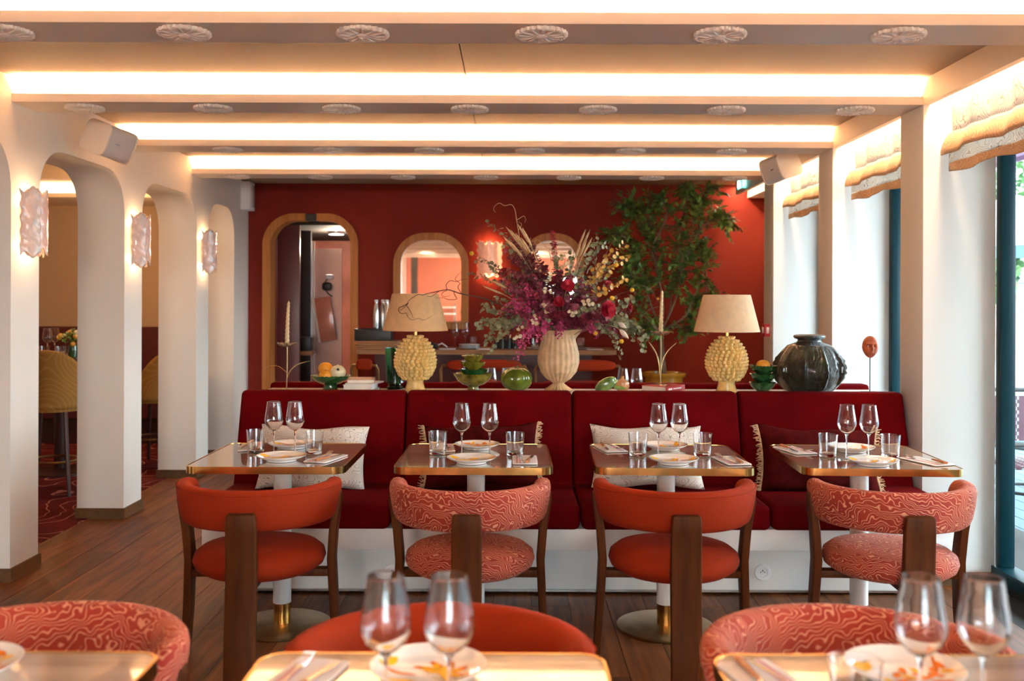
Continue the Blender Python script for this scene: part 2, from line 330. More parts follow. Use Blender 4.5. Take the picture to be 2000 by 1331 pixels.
# ------------------------------------------------------------------ mesh helpers
class MB:
    def __init__(s): s.v = []; s.f = []
    def add(s, vs, fs):
        b = len(s.v); s.v += [tuple(v) for v in vs]; s.f += [tuple(i+b for i in f) for f in fs]; return s
    def box(s, c, d, rz=0, mat=None):
        x, y, z = (k/2 for k in d)
        vs = [Vector((sx*x, sy*y, sz*z)) for sz in (-1, 1) for sy in (-1, 1) for sx in (-1, 1)]
        if rz: vs = [Matrix.Rotation(rz, 3, 'Z') @ v for v in vs]
        if mat is not None: vs = [mat @ v for v in vs]
        c = Vector(c); vs = [v+c for v in vs]
        return s.add(vs, [(0, 2, 3, 1), (4, 5, 7, 6), (0, 1, 5, 4), (2, 6, 7, 3), (0, 4, 6, 2), (1, 3, 7, 5)])
    def bx(s, x0, x1, y0, y1, z0, z1):
        return s.box(((x0+x1)/2, (y0+y1)/2, (z0+z1)/2), (x1-x0, y1-y0, z1-z0))
    def lathe(s, prof, n=32, fn=None, c=(0, 0, 0), caps=True, tf=None):
        vs = []
        for r, z in prof:
            for k in range(n):
                a = 2*pi*k/n; rr, zz = (r, z) if fn is None else fn(a, r, z)
                p = Vector((rr*cos(a), rr*sin(a), zz))
                if tf is not None: p = tf @ p
                vs.append(p+Vector(c))
        fs = []
        for i in range(len(prof)-1):
            for k in range(n):
                k2 = (k+1) % n
                fs.append((i*n+k, i*n+k2, (i+1)*n+k2, (i+1)*n+k))
        if caps:
            fs.append(tuple(reversed(range(n)))); m = (len(prof)-1)*n; fs.append(tuple(range(m, m+n)))
        return s.add(vs, fs)
    def tube(s, pts, r, n=8, caps=True, flat=1.0):
        pts = [Vector(p) for p in pts]; m = len(pts)
        rs = r if isinstance(r, (list, tuple)) else [r]*m
        vs = []; up = None
        for i in range(m):
            t = (pts[min(i+1, m-1)]-pts[max(i-1, 0)])
            t = t.normalized() if t.length > 1e-9 else Vector((0, 0, 1))
            if up is None:
                up = Vector((0, 0, 1)) if abs(t.z) < .9 else Vector((0, 1, 0))
            u = t.cross(up); u = u.normalized() if u.length > 1e-6 else Vector((1, 0, 0)); w = u.cross(t).normalized(); up = w
            for k in range(n):
                a = 2*pi*k/n; vs.append(pts[i]+u*cos(a)*rs[i]+w*sin(a)*rs[i]*flat)
        fs = [(i*n+k, i*n+(k+1) % n, (i+1)*n+(k+1) % n, (i+1)*n+k) for i in range(m-1) for k in range(n)]
        if caps: fs += [tuple(reversed(range(n))), tuple(range((m-1)*n, m*n))]
        return s.add(vs, fs)
    def ball(s, c, r, n=12, m=8, fn=None, rot=None):
        if isinstance(r, (int, float)): r = (r,)*3
        c = Vector(c); vs = []
        for i in range(m+1):
            ph = pi*i/m
            for k in range(n):
                a = 2*pi*k/n; d = Vector((sin(ph)*cos(a), sin(ph)*sin(a), -cos(ph)))
                q = fn(d) if fn else 1.0
                p = Vector((d.x*r[0]*q, d.y*r[1]*q, d.z*r[2]*q))
                if rot is not None: p = rot @ p
                vs.append(c+p)
        fs = [(i*n+k, i*n+(k+1) % n, (i+1)*n+(k+1) % n, (i+1)*n+k) for i in range(m) for k in range(n)]
        return s.add(vs, fs)
    def supere(s, c, d, e1=.35, e2=.35, n=32, m=16, fn=None, rot=None):
        """rounded block / cushion: super-ellipsoid of full size d"""
        g = lambda w, e: math.copysign(abs(w)**e, w)
        c = Vector(c); vs = []
        for i in range(m+1):
            ph = -pi/2+pi*i/m
            for k in range(n):
                a = 2*pi*k/n
                p = Vector((d[0]/2*g(cos(ph), e1)*g(cos(a), e2), d[1]/2*g(cos(ph), e1)*g(sin(a), e2), d[2]/2*g(sin(ph), e1)))
                if fn: p = fn(p)
                if rot is not None: p = rot @ p
                vs.append(c+p)
        fs = [(i*n+k, i*n+(k+1) % n, (i+1)*n+(k+1) % n, (i+1)*n+k) for i in range(m) for k in range(n)]
        return s.add(vs, fs)
    def prism(s, loops, w0, w1, f=lambda u, v, w: (u, w, v)):
        """flat plate between w0 and w1: loops[0] outline, others holes"""
        tris = tessellate_polygon([[Vector((u, v, 0)) for u, v in L] for L in loops])
        flat = [p for L in loops for p in L]; n = len(flat)
        vs = [f(u, v, w0) for u, v in flat]+[f(u, v, w1) for u, v in flat]
        fs = [tuple(t) for t in tris]+[tuple(n+i for i in reversed(t)) for t in tris]
        b = 0
        for L in loops:
            m = len(L)
            for i in range(m):
                j = (i+1) % m; fs.append((b+i, b+j, n+b+j, n+b+i))
            b += m
        return s.add(vs, fs)
    def mesh(s, name, mat, smooth=True, bevel=0, seg=2, angle=40):
        me = bpy.data.meshes.new(name); me.from_pydata(s.v, [], s.f); me.validate()
        bm = bmesh.new(); bm.from_mesh(me)
        bmesh.ops.remove_doubles(bm, verts=bm.verts, dist=1e-6)
        if bevel:
            es = [e for e in bm.edges if len(e.link_faces) == 2 and e.calc_face_angle(0) > radians(30)]
            bmesh.ops.bevel(bm, geom=es, offset=bevel, segments=seg, affect='EDGES', profile=.5, clamp_overlap=True)
        bmesh.ops.recalc_face_normals(bm, faces=bm.faces)
        bm.to_mesh(me); bm.free()
        if mat: me.materials.append(mat)
        if smooth:
            me.polygons.foreach_set('use_smooth', [True]*len(me.polygons))
            try: me.set_sharp_from_angle(angle=radians(angle))
            except Exception: pass
        return me
    def obj(s, name, mat, parent=None, loc=(0, 0, 0), rot=(0, 0, 0), **kw):
        return mk(name, s.mesh(name, mat, **kw), parent, loc, rot)
def mk(name, me, parent=None, loc=(0, 0, 0), rot=(0, 0, 0), scale=1):
    o = bpy.data.objects.new(name, me); COL.objects.link(o)
    o.location = loc; o.rotation_euler = rot
    if scale != 1: o.scale = (scale,)*3 if isinstance(scale, (int, float)) else scale
    if parent: o.parent = parent
    return o
def tag(o, label=None, cat=None, group=None, kind=None):
    if label: o['label'] = label
    if cat: o['category'] = cat
    if group: o['group'] = group
    if kind: o['kind'] = kind
    return o
def thing(name, label, cat, loc=(0, 0, 0), rz=0, group=None, scale=1, rot=None):
    o = mk(name, None, None, loc, rot or (0, 0, rz), scale)
    return tag(o, label, cat, group)
def struct(o, label=None): o['kind'] = 'structure'; (label and o.__setitem__('label', label)); return o
class Proto:
    """a kind of thing: its parts' meshes, made once, then an individual object for every instance"""
    def __init__(s, name, cat): s.name, s.cat, s.parts = name, cat, []
    def part(s, name, me, loc=(0, 0, 0), rot=(0, 0, 0), subs=(), label=None, kind=None):
        s.parts.append((name, me, loc, rot, subs, label, kind)); return s
    def put(s, label, loc, rz=0, group=None, scale=1, rot=None, swap=None, skip=()):
        r = thing(s.name, label, s.cat, loc, rz, group, scale, rot)
        for name, me, l, ro, subs, lb, kd in s.parts:
            if name in skip: continue
            o = mk(name, me, r, l, ro)
            if lb: o['label'] = lb
            if kd: o['kind'] = kd
            if swap and name in swap: o.data = swap[name]
            for sn, sme in subs:
                q_ = mk(sn, sme, o)
                if sn.endswith('paint'): q_['kind'] = 'stuff'
        return r
ORD = ['first', 'second', 'third', 'fourth', 'fifth', 'sixth', 'seventh', 'eighth']

# ------------------------------------------------------------------ structure: floor
m = MB(); m.bx(-2.752, 3.2, Y0, YB, -.08, -.004); fl = struct(m.obj('floor', M['subfloor'], smooth=False))
PW = .178; rr = random.Random(3); np_ = 0
for i in range(28):
    x0 = -2.752+i*PW+.0012; x1 = x0+PW-.0024
    if x0 > 2.42: break
    y = 1.35 - rr.random()*1.4
    while y < YB:
        L = 1.55+rr.random()*.5
        ya, yb = max(y, .9), min(y+L, YB)
        # only planks that can show are pieces of their own
        if yb-ya > .02:
            b = MB(); b.bx(x0, min(x1, 2.44), ya+.001, yb-.001, -.008, 0+rr.random()*.0008)
            b.obj('plank', M['plank'], fl, smooth=False); np_ += 1
        y += L
m = MB(); m.bx(-2.752, XW, Y0, .9, -.008, 0); m.obj('plank_field', M['plank'], fl, smooth=False)['kind'] = 'stuff'
m = MB(); m.bx(-6.2, -2.752, Y0, 10.35, -.08, .004); struct(m.obj('floor_side_room', M['carpet'], smooth=False), 'burgundy carpet with pale wandering lines beyond the arches')

# ------------------------------------------------------------------ walls and arcade
def arch_path(a, b, zt, r=.30, n=10, e=.85):
    pts = [(a, 0)]
    for k in range(n+1):
        t = pi/2*k/n; pts.append((a+r-r*cos(t)**e, zt-r+r*sin(t)**e))
    for k in range(n+1):
        t = pi/2*(1-k/n); pts.append((b-r+r*cos(t)**e, zt-r+r*sin(t)**e))
    pts.append((b, 0)); return pts
ARCHES = [(-.418, -.1845), (-.123, .1105), (.1715, .405), (.466, .6995), (.7645, 1.0), (1.0595, 1.293), (1.354, 1.589), (1.651, 1.803)]
out = [(Y0, 0)]
for a, b in ARCHES: out += arch_path(a*D, b*D, 2.25, .30 if b-a > .2 else .27)
out += [(YB+.1, 0), (YB+.1, ZC+.05), (Y0, ZC+.05)]
m = MB(); m.prism([out], XLO, XL, lambda u, v, w: (w, u, v))
struct(m.obj('wall_left', M['paint'], angle=30), 'cream wall of rounded arches with thick piers')
b = MB(); ed = [Y0]+[v*D for ab in ARCHES for v in ab]+[YB]
for i in range(0, len(ed), 2):
    b.bx(XLO-.012, XL+.012, ed[i]-.012, ed[i+1]+.012 if i < len(ed)-2 else YB, 0, .068)
struct(b.obj('baseboard_left', M['basebd'], smooth=False))
b = MB()
for a in COLS: b.bx(XR-.012, XW+.01, a*D-.012, (a+.0585)*D+.012, 0, .068)
struct(b.obj('baseboard_right', M['basebd'], smooth=False))
# right-hand columns
for a in COLS:
    b = MB(); b.bx(XR, XW, a*D, (a+.0585)*D, 0, ZC)
    struct(b.obj('column', M['paintr'], bevel=.004), 'cream window-side column of the room')
b = MB(); b.bx(XR-.002, 2.100, Y0, YB-.30, ZB-.001, ZC); struct(b.obj('trim_1', M['beam'], smooth=False), 'long beam over the window columns')
b = MB(); b.bx(2.245, XW+.10, Y0, YB, ZB, ZC); struct(b.obj('trim_2', M['beam'], smooth=False), 'lowered ceiling strip above the windows')
# ceiling
b = MB(); b.bx(-.232, XW+.1, Y0, YB, ZC, ZC+.06); struct(b.obj('ceiling', M['ceil'], smooth=False), 'woven ceiling panels, right-hand sheet')
b = MB(); b.bx(XLO, -.237, Y0, YB, ZC, ZC+.06); struct(b.obj('ceiling', M['ceil'], smooth=False), 'woven ceiling panels, left-hand sheet')
b = MB(); b.bx(-6.2, XW+.1, Y0-.1, 10.4, ZC+.05, ZC+.10); struct(b.obj('ceiling_deck', M['black'], smooth=False))
b = MB(); b.bx(-6.2, XLO, Y0, 10.35, ZC, ZC+.05); struct(b.obj('ceiling_side_room', M['ceil'], smooth=False))
# cross beams with a light cove along the near edge
k = 3
for yf in BEAMS:
    b = MB(); w = .27
    b.bx(XL, XR, yf, yf+.014, ZB+.010, ZB+.042)            # lip
    b.bx(XL, XR, yf, yf+w, ZB, ZB+.010)               # soffit
    b.bx(XL, XR, yf+.095, yf+w, ZB+.010, ZC)               # body
    struct(b.obj('trim_%d' % k, M['beam'], smooth=False), 'ceiling cross beam with a lit cove'); k += 1
b = MB(); b.bx(-6.2, XLO, 9.42, 9.434, ZB+.01, ZB+.042); b.bx(-6.2, XLO, 9.42, 10.35, ZB, ZB+.01); b.bx(-6.2, XLO, 9.52, 10.35, ZB+.01, ZC)
struct(b.obj('trim_%d' % k, M['beam'], smooth=False), 'far bulkhead of the side room'); k += 1
area('cove_led_side_room', (-4.5, 9.47, 2.452), (pi, 0, 0), 3.2, .03, 8, WARM)
# side room walls
b = MB(); b.bx(-6.2, XLO, 10.28, 10.4, 0, ZC); struct(b.obj('wall_side_room_back', M['sidewall'], smooth=False))
b = MB(); b.bx(-6.3, -6.2, Y0, 10.4, 0, ZC); struct(b.obj('wall_side_room_left', M['sidewall'], smooth=False))
m = MB(); m.prism([[(-6.3, 0), (3.2, 0), (3.2, ZC), (-6.3, ZC)], [(-.95, .10), (1.95, .10), (1.95, 2.05), (-.95, 2.05)]], Y0-.1, Y0, lambda u, v, w: (u, w, v))
struct(m.obj('wall_front', M['salmon'], smooth=False), 'red front wall coloured as brightly lit, with an added glazed opening')
wo = struct(mk('window_20', None, None), 'added glazed front behind the photographer for fill daylight')  # added glazing, out of view, lets in daylight from the front
for x_ in (-.95, .02, .98, 1.90): m = MB(); m.bx(x_, x_+.05, Y0-.08, Y0-.02, .10, 2.05); m.obj('mullion', M['teal'], wo, smooth=False)
for z_ in (.10, 2.00): m = MB(); m.bx(-.95, 1.95, Y0-.08, Y0-.02, z_, z_+.05); m.obj('rail', M['teal'], wo, smooth=False)
m = MB(); m.bx(-.95, 1.95, Y0-.052, Y0-.048, .12, 2.03); m.obj('glass_pane', M['pane'], wo, smooth=False)
b = MB(); b.bx(-30, 3.0, -40, Y0-.1, -.25, -.08); struct(b.obj('ground_front', M['stone'], smooth=False))
b = MB(); b.bx(XLO-.02, XLO, YB, 10.3, 0, ZC); struct(b.obj('wall_side_room_right', M['sidewall'], smooth=False))
b = MB(); b.bx(XW, XW+.10, 1.5725*D+.28, YB+.1, 0, ZC); struct(b.obj('wall_right', M['paintr'], smooth=False))

# red back wall with a doorway and two pass-through windows
def BX(x): return (x-1000)*1.9*U
def BZ(y): return EYE-(y-589)*1.9*U
def rrect(x0, x1, z0, z1, rt, rb, n=10):
    pts = []
    for cx, cz, r, a0 in ((x0, z0, rb, pi), (x1, z0, rb, 1.5*pi), (x1, z1, rt, 0), (x0, z1, rt, .5*pi)):
        if r == 0: pts.append((cx, cz)); continue
        ox = cx+r if cx == x0 else cx-r; oz = cz+r if cz == z0 else cz-r
        for j in range(n+1):
            a = a0+pi/2*j/n; pts.append((ox+r*cos(a), oz+r*sin(a)))
    return pts
DO = (BX(514), BX(700), 0.0, BZ(418)); DI = (BX(530), BX(685), 0.0, BZ(432))
W1 = (BX(769), BX(915), BZ(642), BZ(455)); W2 = (BX(1018), BX(1140), BZ(642), BZ(455)); FT = .068
ins = lambda w, d: (w[0]+d, w[1]-d, w[2]+d, w[3]-d)
outl = [(XLO, 0)]+[p for p in rrect(DI[0]-.01, DI[1]+.01, -.5, DI[3]+.01, .30, 0) if p[1] > 0]
dp = rrect(DI[0]-.01, DI[1]+.01, 0, DI[3]+.01, .26, 0)
door_loop = [dp[0]]+list(reversed(dp[2:]))+[dp[1]]
outl = [(XLO, 0)]+door_loop+[(XW, 0), (XW, ZC), (XLO, ZC)]
m = MB(); m.prism([outl], YB, YB+.14, lambda u, v, w: (u, w, v))
struct(m.obj('wall_back', M['red'], smooth=False), 'brick red painted back wall')
# door frame: two curved oak lengths with a dark gap at the crown
fo = rrect(DO[0], DO[1], 0, DO[3], .30, 0, 14); fi = rrect(DI[0], DI[1], 0, DI[3], .235, 0, 14)
gx0, gx1 = BX(597), BX(619)
def framehalf(right):
    o = [p for p in fo[2:]]; i = [p for p in fi[2:]]
    if right:
        oo = [fo[1]]+[p for p in fo[2:] if p[0] > gx1]+[(gx1, DO[3])]
        ii = [fi[1]]+[p for p in fi[2:] if p[0] > gx1]+[(gx1, DI[3])]
    else:
        oo = [fo[0]]+[p for p in reversed(fo[2:]) if p[0] < gx0]+[(gx0, DO[3])]
        ii = [fi[0]]+[p for p in reversed(fi[2:]) if p[0] < gx0]+[(gx0, DI[3])]
    return oo+list(reversed(ii))
dr = struct(mk('door_1', None, None, (0, 0, 0)), 'oak framed rounded doorway to the kitchen')
for r_ in (0, 1):
    m = MB(); m.prism([framehalf(r_)], YB-.035, YB+.15, lambda u, v, w: (u, w, v)); m.obj('frame_length', M['orangeoak'], dr, angle=30)
m = MB(); m.bx(gx0+.003, gx1-.003, YB-.03, YB+.12, DI[3]-.0, DO[3]-.004); m.obj('door_closer', M['black'], dr, smooth=False)
m = MB(); m.bx(BX(534), BX(578), YB+.16, YB+.20, .01, DI[3]-.02); m.obj('door_leaf', M['dkred'], dr, bevel=.004, rot=(0, 0, 0))
for i, w in enumerate((W1, W2)):
    wo = thing('arched_mirror', 'round-topped mirror in an oak frame on the red wall, %s the flowers' % ['left of', 'behind'][i], 'mirror', ((w[0]+w[1])/2, YB, w[2]), group='oak framed mirrors')
    sh_ = lambda L: [(u-(w[0]+w[1])/2, v-w[2]) for u, v in L]
    m = MB(); m.prism([sh_(rrect(*w, .30-.03*i, .04)), sh_(rrect(*ins(w, FT), .235-.03*i, .015))], -.045, -.002, lambda u, v, w_: (u, w_, v))
    m.obj('mirror_frame', M['orangeoak'], wo, angle=30)
    m = MB(); m.prism([sh_(rrect(*ins(w, FT-.004), .235-.03*i, .015))], -.016, -.004, lambda u, v, w_: (u, w_, v)); m.obj('mirror_glass', M['mirror'], wo, smooth=False)

# ------------------------------------------------------------------ kitchen behind
KY = 11.9
b = MB(); b.bx(-3.0, 2.6, KY, KY+.1, 0, 2.6); struct(b.obj('wall_kitchen', M['ktile'], smooth=False), 'salmon tiled wall of the kitchen')
b = MB(); b.bx(-2.9, -2.8, YB+.14, KY, 0, 2.6); b.bx(2.6, 2.7, YB+.14, KY, 0, 2.6); struct(b.obj('wall_kitchen_side', M['dkred'], smooth=False))
b = MB(); b.bx(-3.0, 2.7, YB+.1, KY, -.05, 0); struct(b.obj('floor_kitchen', M['dkred'], smooth=False))
b = MB(); b.bx(-3.0, 2.7, YB+.1, KY+.1, 2.42, 2.5); struct(b.obj('ceiling_kitchen', M['kceil'], smooth=False))
b = MB(); b.bx(-2.9, -1.40, YB+.15, KY, 2.16, 2.42); struct(b.obj('ceiling_passage', M['subfloor'], smooth=False))
b = MB(); b.bx(-1.50, -1.40, YB+.15, 11.0, 0, 2.42); struct(b.obj('wall_passage', M['dkred'], smooth=False))
area('kitchen_light', (.2, 10.6, 2.38), (0, 0, 0), 2.6, 1.6, 14, (1, .86, .72))
b = MB(); b.bx(-2.34, -2.20, Y0+.5, Y0+.64, 0, ZC); struct(b.obj('dark_post', M['black'], smooth=False), 'dark post seen in the left mirror')
t_ = thing('service_shelf', 'pale service shelves by the front wall, seen in the left mirror', 'shelf', (-1.75, Y0+.35, 0))
for z_ in (.45, .85, 1.12, 1.27): m = MB(); m.bx(-.36, .42, -.2, .2, z_, z_+.03); m.obj('shelf', M['bench'], t_, smooth=False)
for x_ in (-.35, .41):
    for y_ in (-.18, .18): m = MB(); m.bx(x_-.012, x_+.012, y_-.012, y_+.012, 0, 1.38); m.obj('upright', M['steel'], t_, smooth=False)
# things in the doorway
t_ = thing('downlight', 'round glowing downlight in the dark doorway ceiling', 'ceiling light', (P(656, 462, 2.10).x, 10.3, 2.13))
m = MB(); m.lathe([(.085, .03), (.085, 0), (.075, -.002)], 28); m.obj('ring', M['steel'], t_)
m = MB(); m.lathe([(.074, -.001), (.074, -.004)], 28); m.obj('diffuser', M['emC'], t_)
point('downlight_lamp', (t_.location.x, 10.3, 2.05), 8, (1, .82, .62), .06)
q = P(641, 600, 2.1)
t_ = thing('steel_wall_panel', 'tall brushed steel panel inside the doorway', 'panel', (q.x, q.y, 0))
m = MB(); m.bx(-.145, .145, 0, .03, .5, 1.98); m.obj('sheet', M['ksteel'], t_, smooth=False)
m = MB(); m.bx(-.165, -.145, -.02, .03, .5, 2.05); m.obj('edge_strip', M['steel'], t_, smooth=False)
b = MB(); b.bx(P(586, 0, 2.1).x-.03, P(610, 0, 2.1).x, 10.2, 10.25, 0, 2.2); struct(b.obj('passage_pier', M['black'], smooth=False))
q = P(636, 622, 2.08)
t_ = thing('hanging_menu_board', 'tilted pinkish board hanging inside the doorway', 'board', q, rot=(0, radians(-9), 0))
m = MB(); m.bx(-.085, .085, -.02, 0, -.24, .22); m.obj('board_face', simple('salmon_board', (.62, .22, .14, 1), .2), t_, bevel=.004)
m = MB(); m.bx(-.105, -.085, -.03, .01, -.24, .22); m.obj('board_edge', M['paper'], t_, smooth=False)
q = P(644, 541, 2.08)
t_ = thing('wall_telephone', 'small white wall device with curly black cable inside the doorway', 'phone', q)
m = MB(); m.supere((0, 0, 0), (.085, .04, .05), .5, .5); m.obj('body', M['white'], t_)
m = MB(); m.tube([(.05*cos(a*.5)*(1-.02*a)-.01, -.01, .02-.018*a+.03*sin(a*.5)) for a in range(0, 14)], .006); m.obj('cable', M['black'], t_)
m = MB(); m.supere((-.03, 0, -.10), (.10, .05, .09), .6, .6); m.obj('bracket', M['black'], t_)
q = P(590, 690, 2.0)
t_ = thing('wooden_wall_ledge', 'short wooden ledge inside the doorway', 'shelf', q)
m = MB(); m.bx(-.07, .12, -.05, .10, -.02, .02); m.obj('board', M['countwood'], t_, bevel=.003)
m = MB(); m.bx(-.03, .09, 0, .09, .02, .16); m.obj('dark_box', M['black'], t_, bevel=.004)

# ------------------------------------------------------------------ windows on the right
for i, a in enumerate(COLS):
    y1 = a*D; y0 = (a-.283+.0585)*D
    wo = struct(mk('window_%d' % (i+1), None, None), 'floor-length window in a petrol blue frame')
    for nm, d in (('frame_jamb', (y1-.055, y1)), ('frame_jamb', (y0, y0+.055))):
        m = MB(); m.bx(XW, XW+.072, d[0], d[1], .103, 2.42); m.obj(nm, M['teal'], wo, bevel=.003)
    m = MB(); m.bx(XW-.02, XW+.09, y0, y1, .045, .103); m.obj('bottom_rail', M['teal'], wo, bevel=.003)
    m = MB(); m.bx(XW-.0, XW+.09, y0, y1, -.05, .045); m.obj('threshold', M['black'], wo, smooth=False)
    m = MB(); m.bx(XW, XW+.072, y0, y1, 2.33, 2.42); m.obj('top_rail', M['teal'], wo, bevel=.003)
    m = MB(); m.bx(XW+.03, XW+.036, y0+.05, y1-.05, .10, 2.34); m.obj('glass_pane', M['pane'], wo, smooth=False)
for a in COLS:  # added outside fins keep grazing daylight off the column faces
    if abs(a-1.0) > .01:
        b = MB(); b.bx(2.512, 3.6 if a < .9 else 2.95, a*D, (a+.0585)*D, -.1, 2.86); struct(b.obj('shade_fin', M['stone'], smooth=False), 'added unseen fin shading the window front')
# roman blinds
def strip(y0, y1, zt, zb, xf, name, mat, par, n=60, amp=.008, ph=0, thick=.003):
    m = MB(); vs = []; rows = 5
    for j in range(rows+1):
        z = zt+(zb-zt)*j/rows
        for k_ in range(n+1):
            y = y0+(y1-y0)*k_/n
            dx = amp*sin(k_*.55+ph)+amp*.7*sin(k_*.23+1.3*ph)
            dz = .008*sin(k_*.21+ph)*(j/rows)
            vs.append((xf(j/rows)+dx, y, z+dz))
    fs = [(j*(n+1)+k_, j*(n+1)+k_+1, (j+1)*(n+1)+k_+1, (j+1)*(n+1)+k_) for j in range(rows) for k_ in range(n)]
    m.add(vs, fs); o = m.obj(name, mat, par)
    so = o.modifiers.new('thickness', 'SOLIDIFY'); so.thickness = thick
    return o
names_ = ['behind the camera', 'behind the camera, next', 'beside the front tables', 'at the right edge near the camera', 'in the near window bay at the right edge of the photo', 'in the second window bay', 'in the third and farthest window bay']
for i, a in enumerate(COLS[1:]):
    y1 = a*D-.03; y0 = (a-.283+.0585)*D+.03
    t_ = thing('roman_blind', 'white roman blind with tan folds, '+(['in the rearmost bay behind the camera', 'in the bay behind the camera', 'in the bay just behind the photographer', 'in the bay level with the front tables', 'in the bay between photographer and front bay', 'in the nearest visible window bay', 'in the middle visible window bay', 'in the farthest visible window bay'][i]), 'blind', (0, 0, 0), group='roman blinds')
    strip(y0, y1, ZC-.003, 2.255, lambda s: 2.185+.012*s, 'upper_cloth', M['blindw'], t_, amp=.010, ph=i)
    strip(y0, y1+.02, 2.27, 2.165, lambda s: 2.188-.045*sin(pi*min(1, s*.9+.1)*.55), 'upper_fold', M['blindt'], t_, ph=i+1)
    strip(y0, y1, 2.20, 2.12, lambda s: 2.185, 'lower_cloth', M['blindw'], t_, ph=i+2, amp=.005)
    strip(y0, y1-.005, 2.122, 2.075, lambda s: 2.182, 'lower_band', M['blindt'], t_, ph=i+2, amp=.005)

# ------------------------------------------------------------------ terrace outside
b = MB(); b.bx(3.0, 60, -40, 80, -.25, -.10)
struct(b.obj('ground_terrace', M['deck'], smooth=False), 'blue-grey terrace ground outside')
b = MB(); b.bx(2.53, 3.0, Y0, 12, -.25, -.06); struct(b.obj('terrace_kerb', M['stone'], smooth=False))
for k_ in range(30):
    b = MB(); b.bx(2.6+k_*.15, 2.6+k_*.15+.143, 3.5, 13, -.09, -.055); b.obj('deck_board', M['deck'], bpy.data.objects['ground_terrace'], smooth=False)
def terrace_chair(label, x, y, rz):
    t_ = thing('bistro_chair', label, 'chair', (x, y, -.055), rz, 'terrace bistro chairs')
    for sx in (-.22, .22):
        m = MB(); m.tube([(sx, -.24, 0), (sx, -.22, .45), (sx*.95, -.26, .90)], .014); m.obj('back_leg', M['bamboo'], t_)
        m = MB(); m.tube([(sx, .22, 0), (sx, .21, .45)], .014); m.obj('front_leg', M['bamboo'], t_)
        m = MB(); m.tube([(sx, .21, .45), (sx*1.1, .2, .66), (sx*1.1, -.2, .68)], .013); m.obj('arm', M['bamboo'], t_)
    m = MB(); m.bx(-.22, .22, -.22, .22, .44, .462); m.obj('seat', M['weave'], t_, bevel=.005)
    m = MB(); m.bx(-.20, .20, -.262, -.250, .56, .86); m.obj('back_weave', M['weave'], t_)
    for z in (.53, .90): m = MB(); m.tube([(-.22, -.25, z), (.22, -.25, z)], .015); m.obj('back_rail', M['bamboo'], t_)
    m = MB(); m.tube([(.2*cos(a), .2*sin(a), .28) for a in [2*pi*j/16 for j in range(17)]], .01); m.obj('stretcher_ring', M['bamboo'], t_)
terrace_chair('maroon cane bistro chair on the terrace, nearest the window', 3.33, 6.25, radians(175))
terrace_chair('maroon cane bistro chair on the terrace, farther back', 4.35, 8.1, radians(100))
t_ = thing('parasol', 'white parasol on the terrace beyond the window', 'umbrella', (5.3, 10.3, -.055))
m = MB(); m.tube([(0, 0, 0), (0, 0, 2.6)], .03); m.obj('pole', M['teal'], t_)
m = MB(); m.lathe([(1.5, 2.02), (1.48, 2.04), (.05, 2.62), (.05, 2.6), (1.47, 2.015)], 8, caps=False); m.obj('canopy', M['canopy'], t_, smooth=False)
m = MB(); m.lathe([(.32, 0), (.32, .05), (.06, .09)], 24); m.obj('base', M['teal'], t_)
t_ = thing('awning', 'plum awning over the terrace, extended out of view to shade the windows', 'awning', (0, 0, 0))  # awning lengthened out of view to block the high sky
m = MB(); m.prism([[(2.55, 2.90), (5.0, 2.90), (5.0, 2.87), (2.55, 2.87)]], -4, 13, lambda u, v, w: (u, w, v)); m.obj('cloth', M['purple'], t_, smooth=False)
m = MB(); m.bx(5.0, 5.02, -4, 13, 2.83, 2.91); m.obj('valance', M['purple'], t_, smooth=False)
def leafcloud(name, mat, par, c, rad, n, s, seed, sq=1.0, kind='stuff'):
    r_ = random.Random(seed); m = MB()
    for _ in range(n):
        d = Vector((r_.gauss(0, 1), r_.gauss(0, 1), r_.gauss(0, 1))).normalized()*(r_.random()**.4)
        p = Vector(c)+Vector((d.x*rad[0], d.y*rad[1], d.z*rad[2]))
        leaf(m, p, Vector((r_.uniform(-1, 1), r_.uniform(-1, 1), r_.uniform(-.8, .6))), s*r_.uniform(.7, 1.3), s*.45, r_)
    o = m.obj(name, mat, par, smooth=False); o['kind'] = kind; return o
def leaf(m, p, d, L, wd, r_):
    d = d.normalized(); sd = d.cross(Vector((r_.uniform(-.4, .4), r_.uniform(-.4, .4), 1))); sd = sd.normalized()*wd/2 if sd.length > 1e-5 else Vector((wd/2, 0, 0))
    nn = sd.cross(d).normalized()
    m.add([p, p+d*L*.35+sd, p+d*L*.35-sd, p+d*L*.75+sd*.75-nn*L*.06, p+d*L*.75-sd*.75-nn*L*.06, p+d*L-nn*L*.14], [(0, 1, 2), (1, 3, 4, 2), (3, 5, 4)])
for i, (x, y, h, w) in enumerate(((8.2, 16.0, 4.6, 1.6), (13, 26, 7.5, 3.0), (6.2, 13.2, 3.2, .7))):
    t_ = thing('garden_tree', ['leafy green tree on the terrace side, middle one', 'tall green tree far beyond the terrace', 'slim green tree nearest the awning'][i], 'tree', (x, y, -.1), group='trees beyond the terrace')
    m = MB(); m.tube([(0, 0, 0), (.05, 0, h*.4), (0, .05, h*.7)], [.10, .08, .04]); m.obj('trunk', M['bark'], t_)
    leafcloud('leaves', M['tleaf'], t_, (0, 0, h*.72), (w, w, h*.30), 1500, .22, i)
t_ = thing('far_house', 'pale house with tiled roof far beyond the terrace', 'building', (28, 55, 0))
m = MB(); m.bx(-9, 9, -3, 3, -.1, 2.6); m.obj('wall', M['stone'], t_, smooth=False)
m = MB(); m.prism([[(-3.4, 2.6), (3.4, 2.6), (0, 4.2)]], -9.4, 9.4, lambda u, v, w: (w, u, v)); m.obj('roof', M['rooft'], t_, smooth=False)
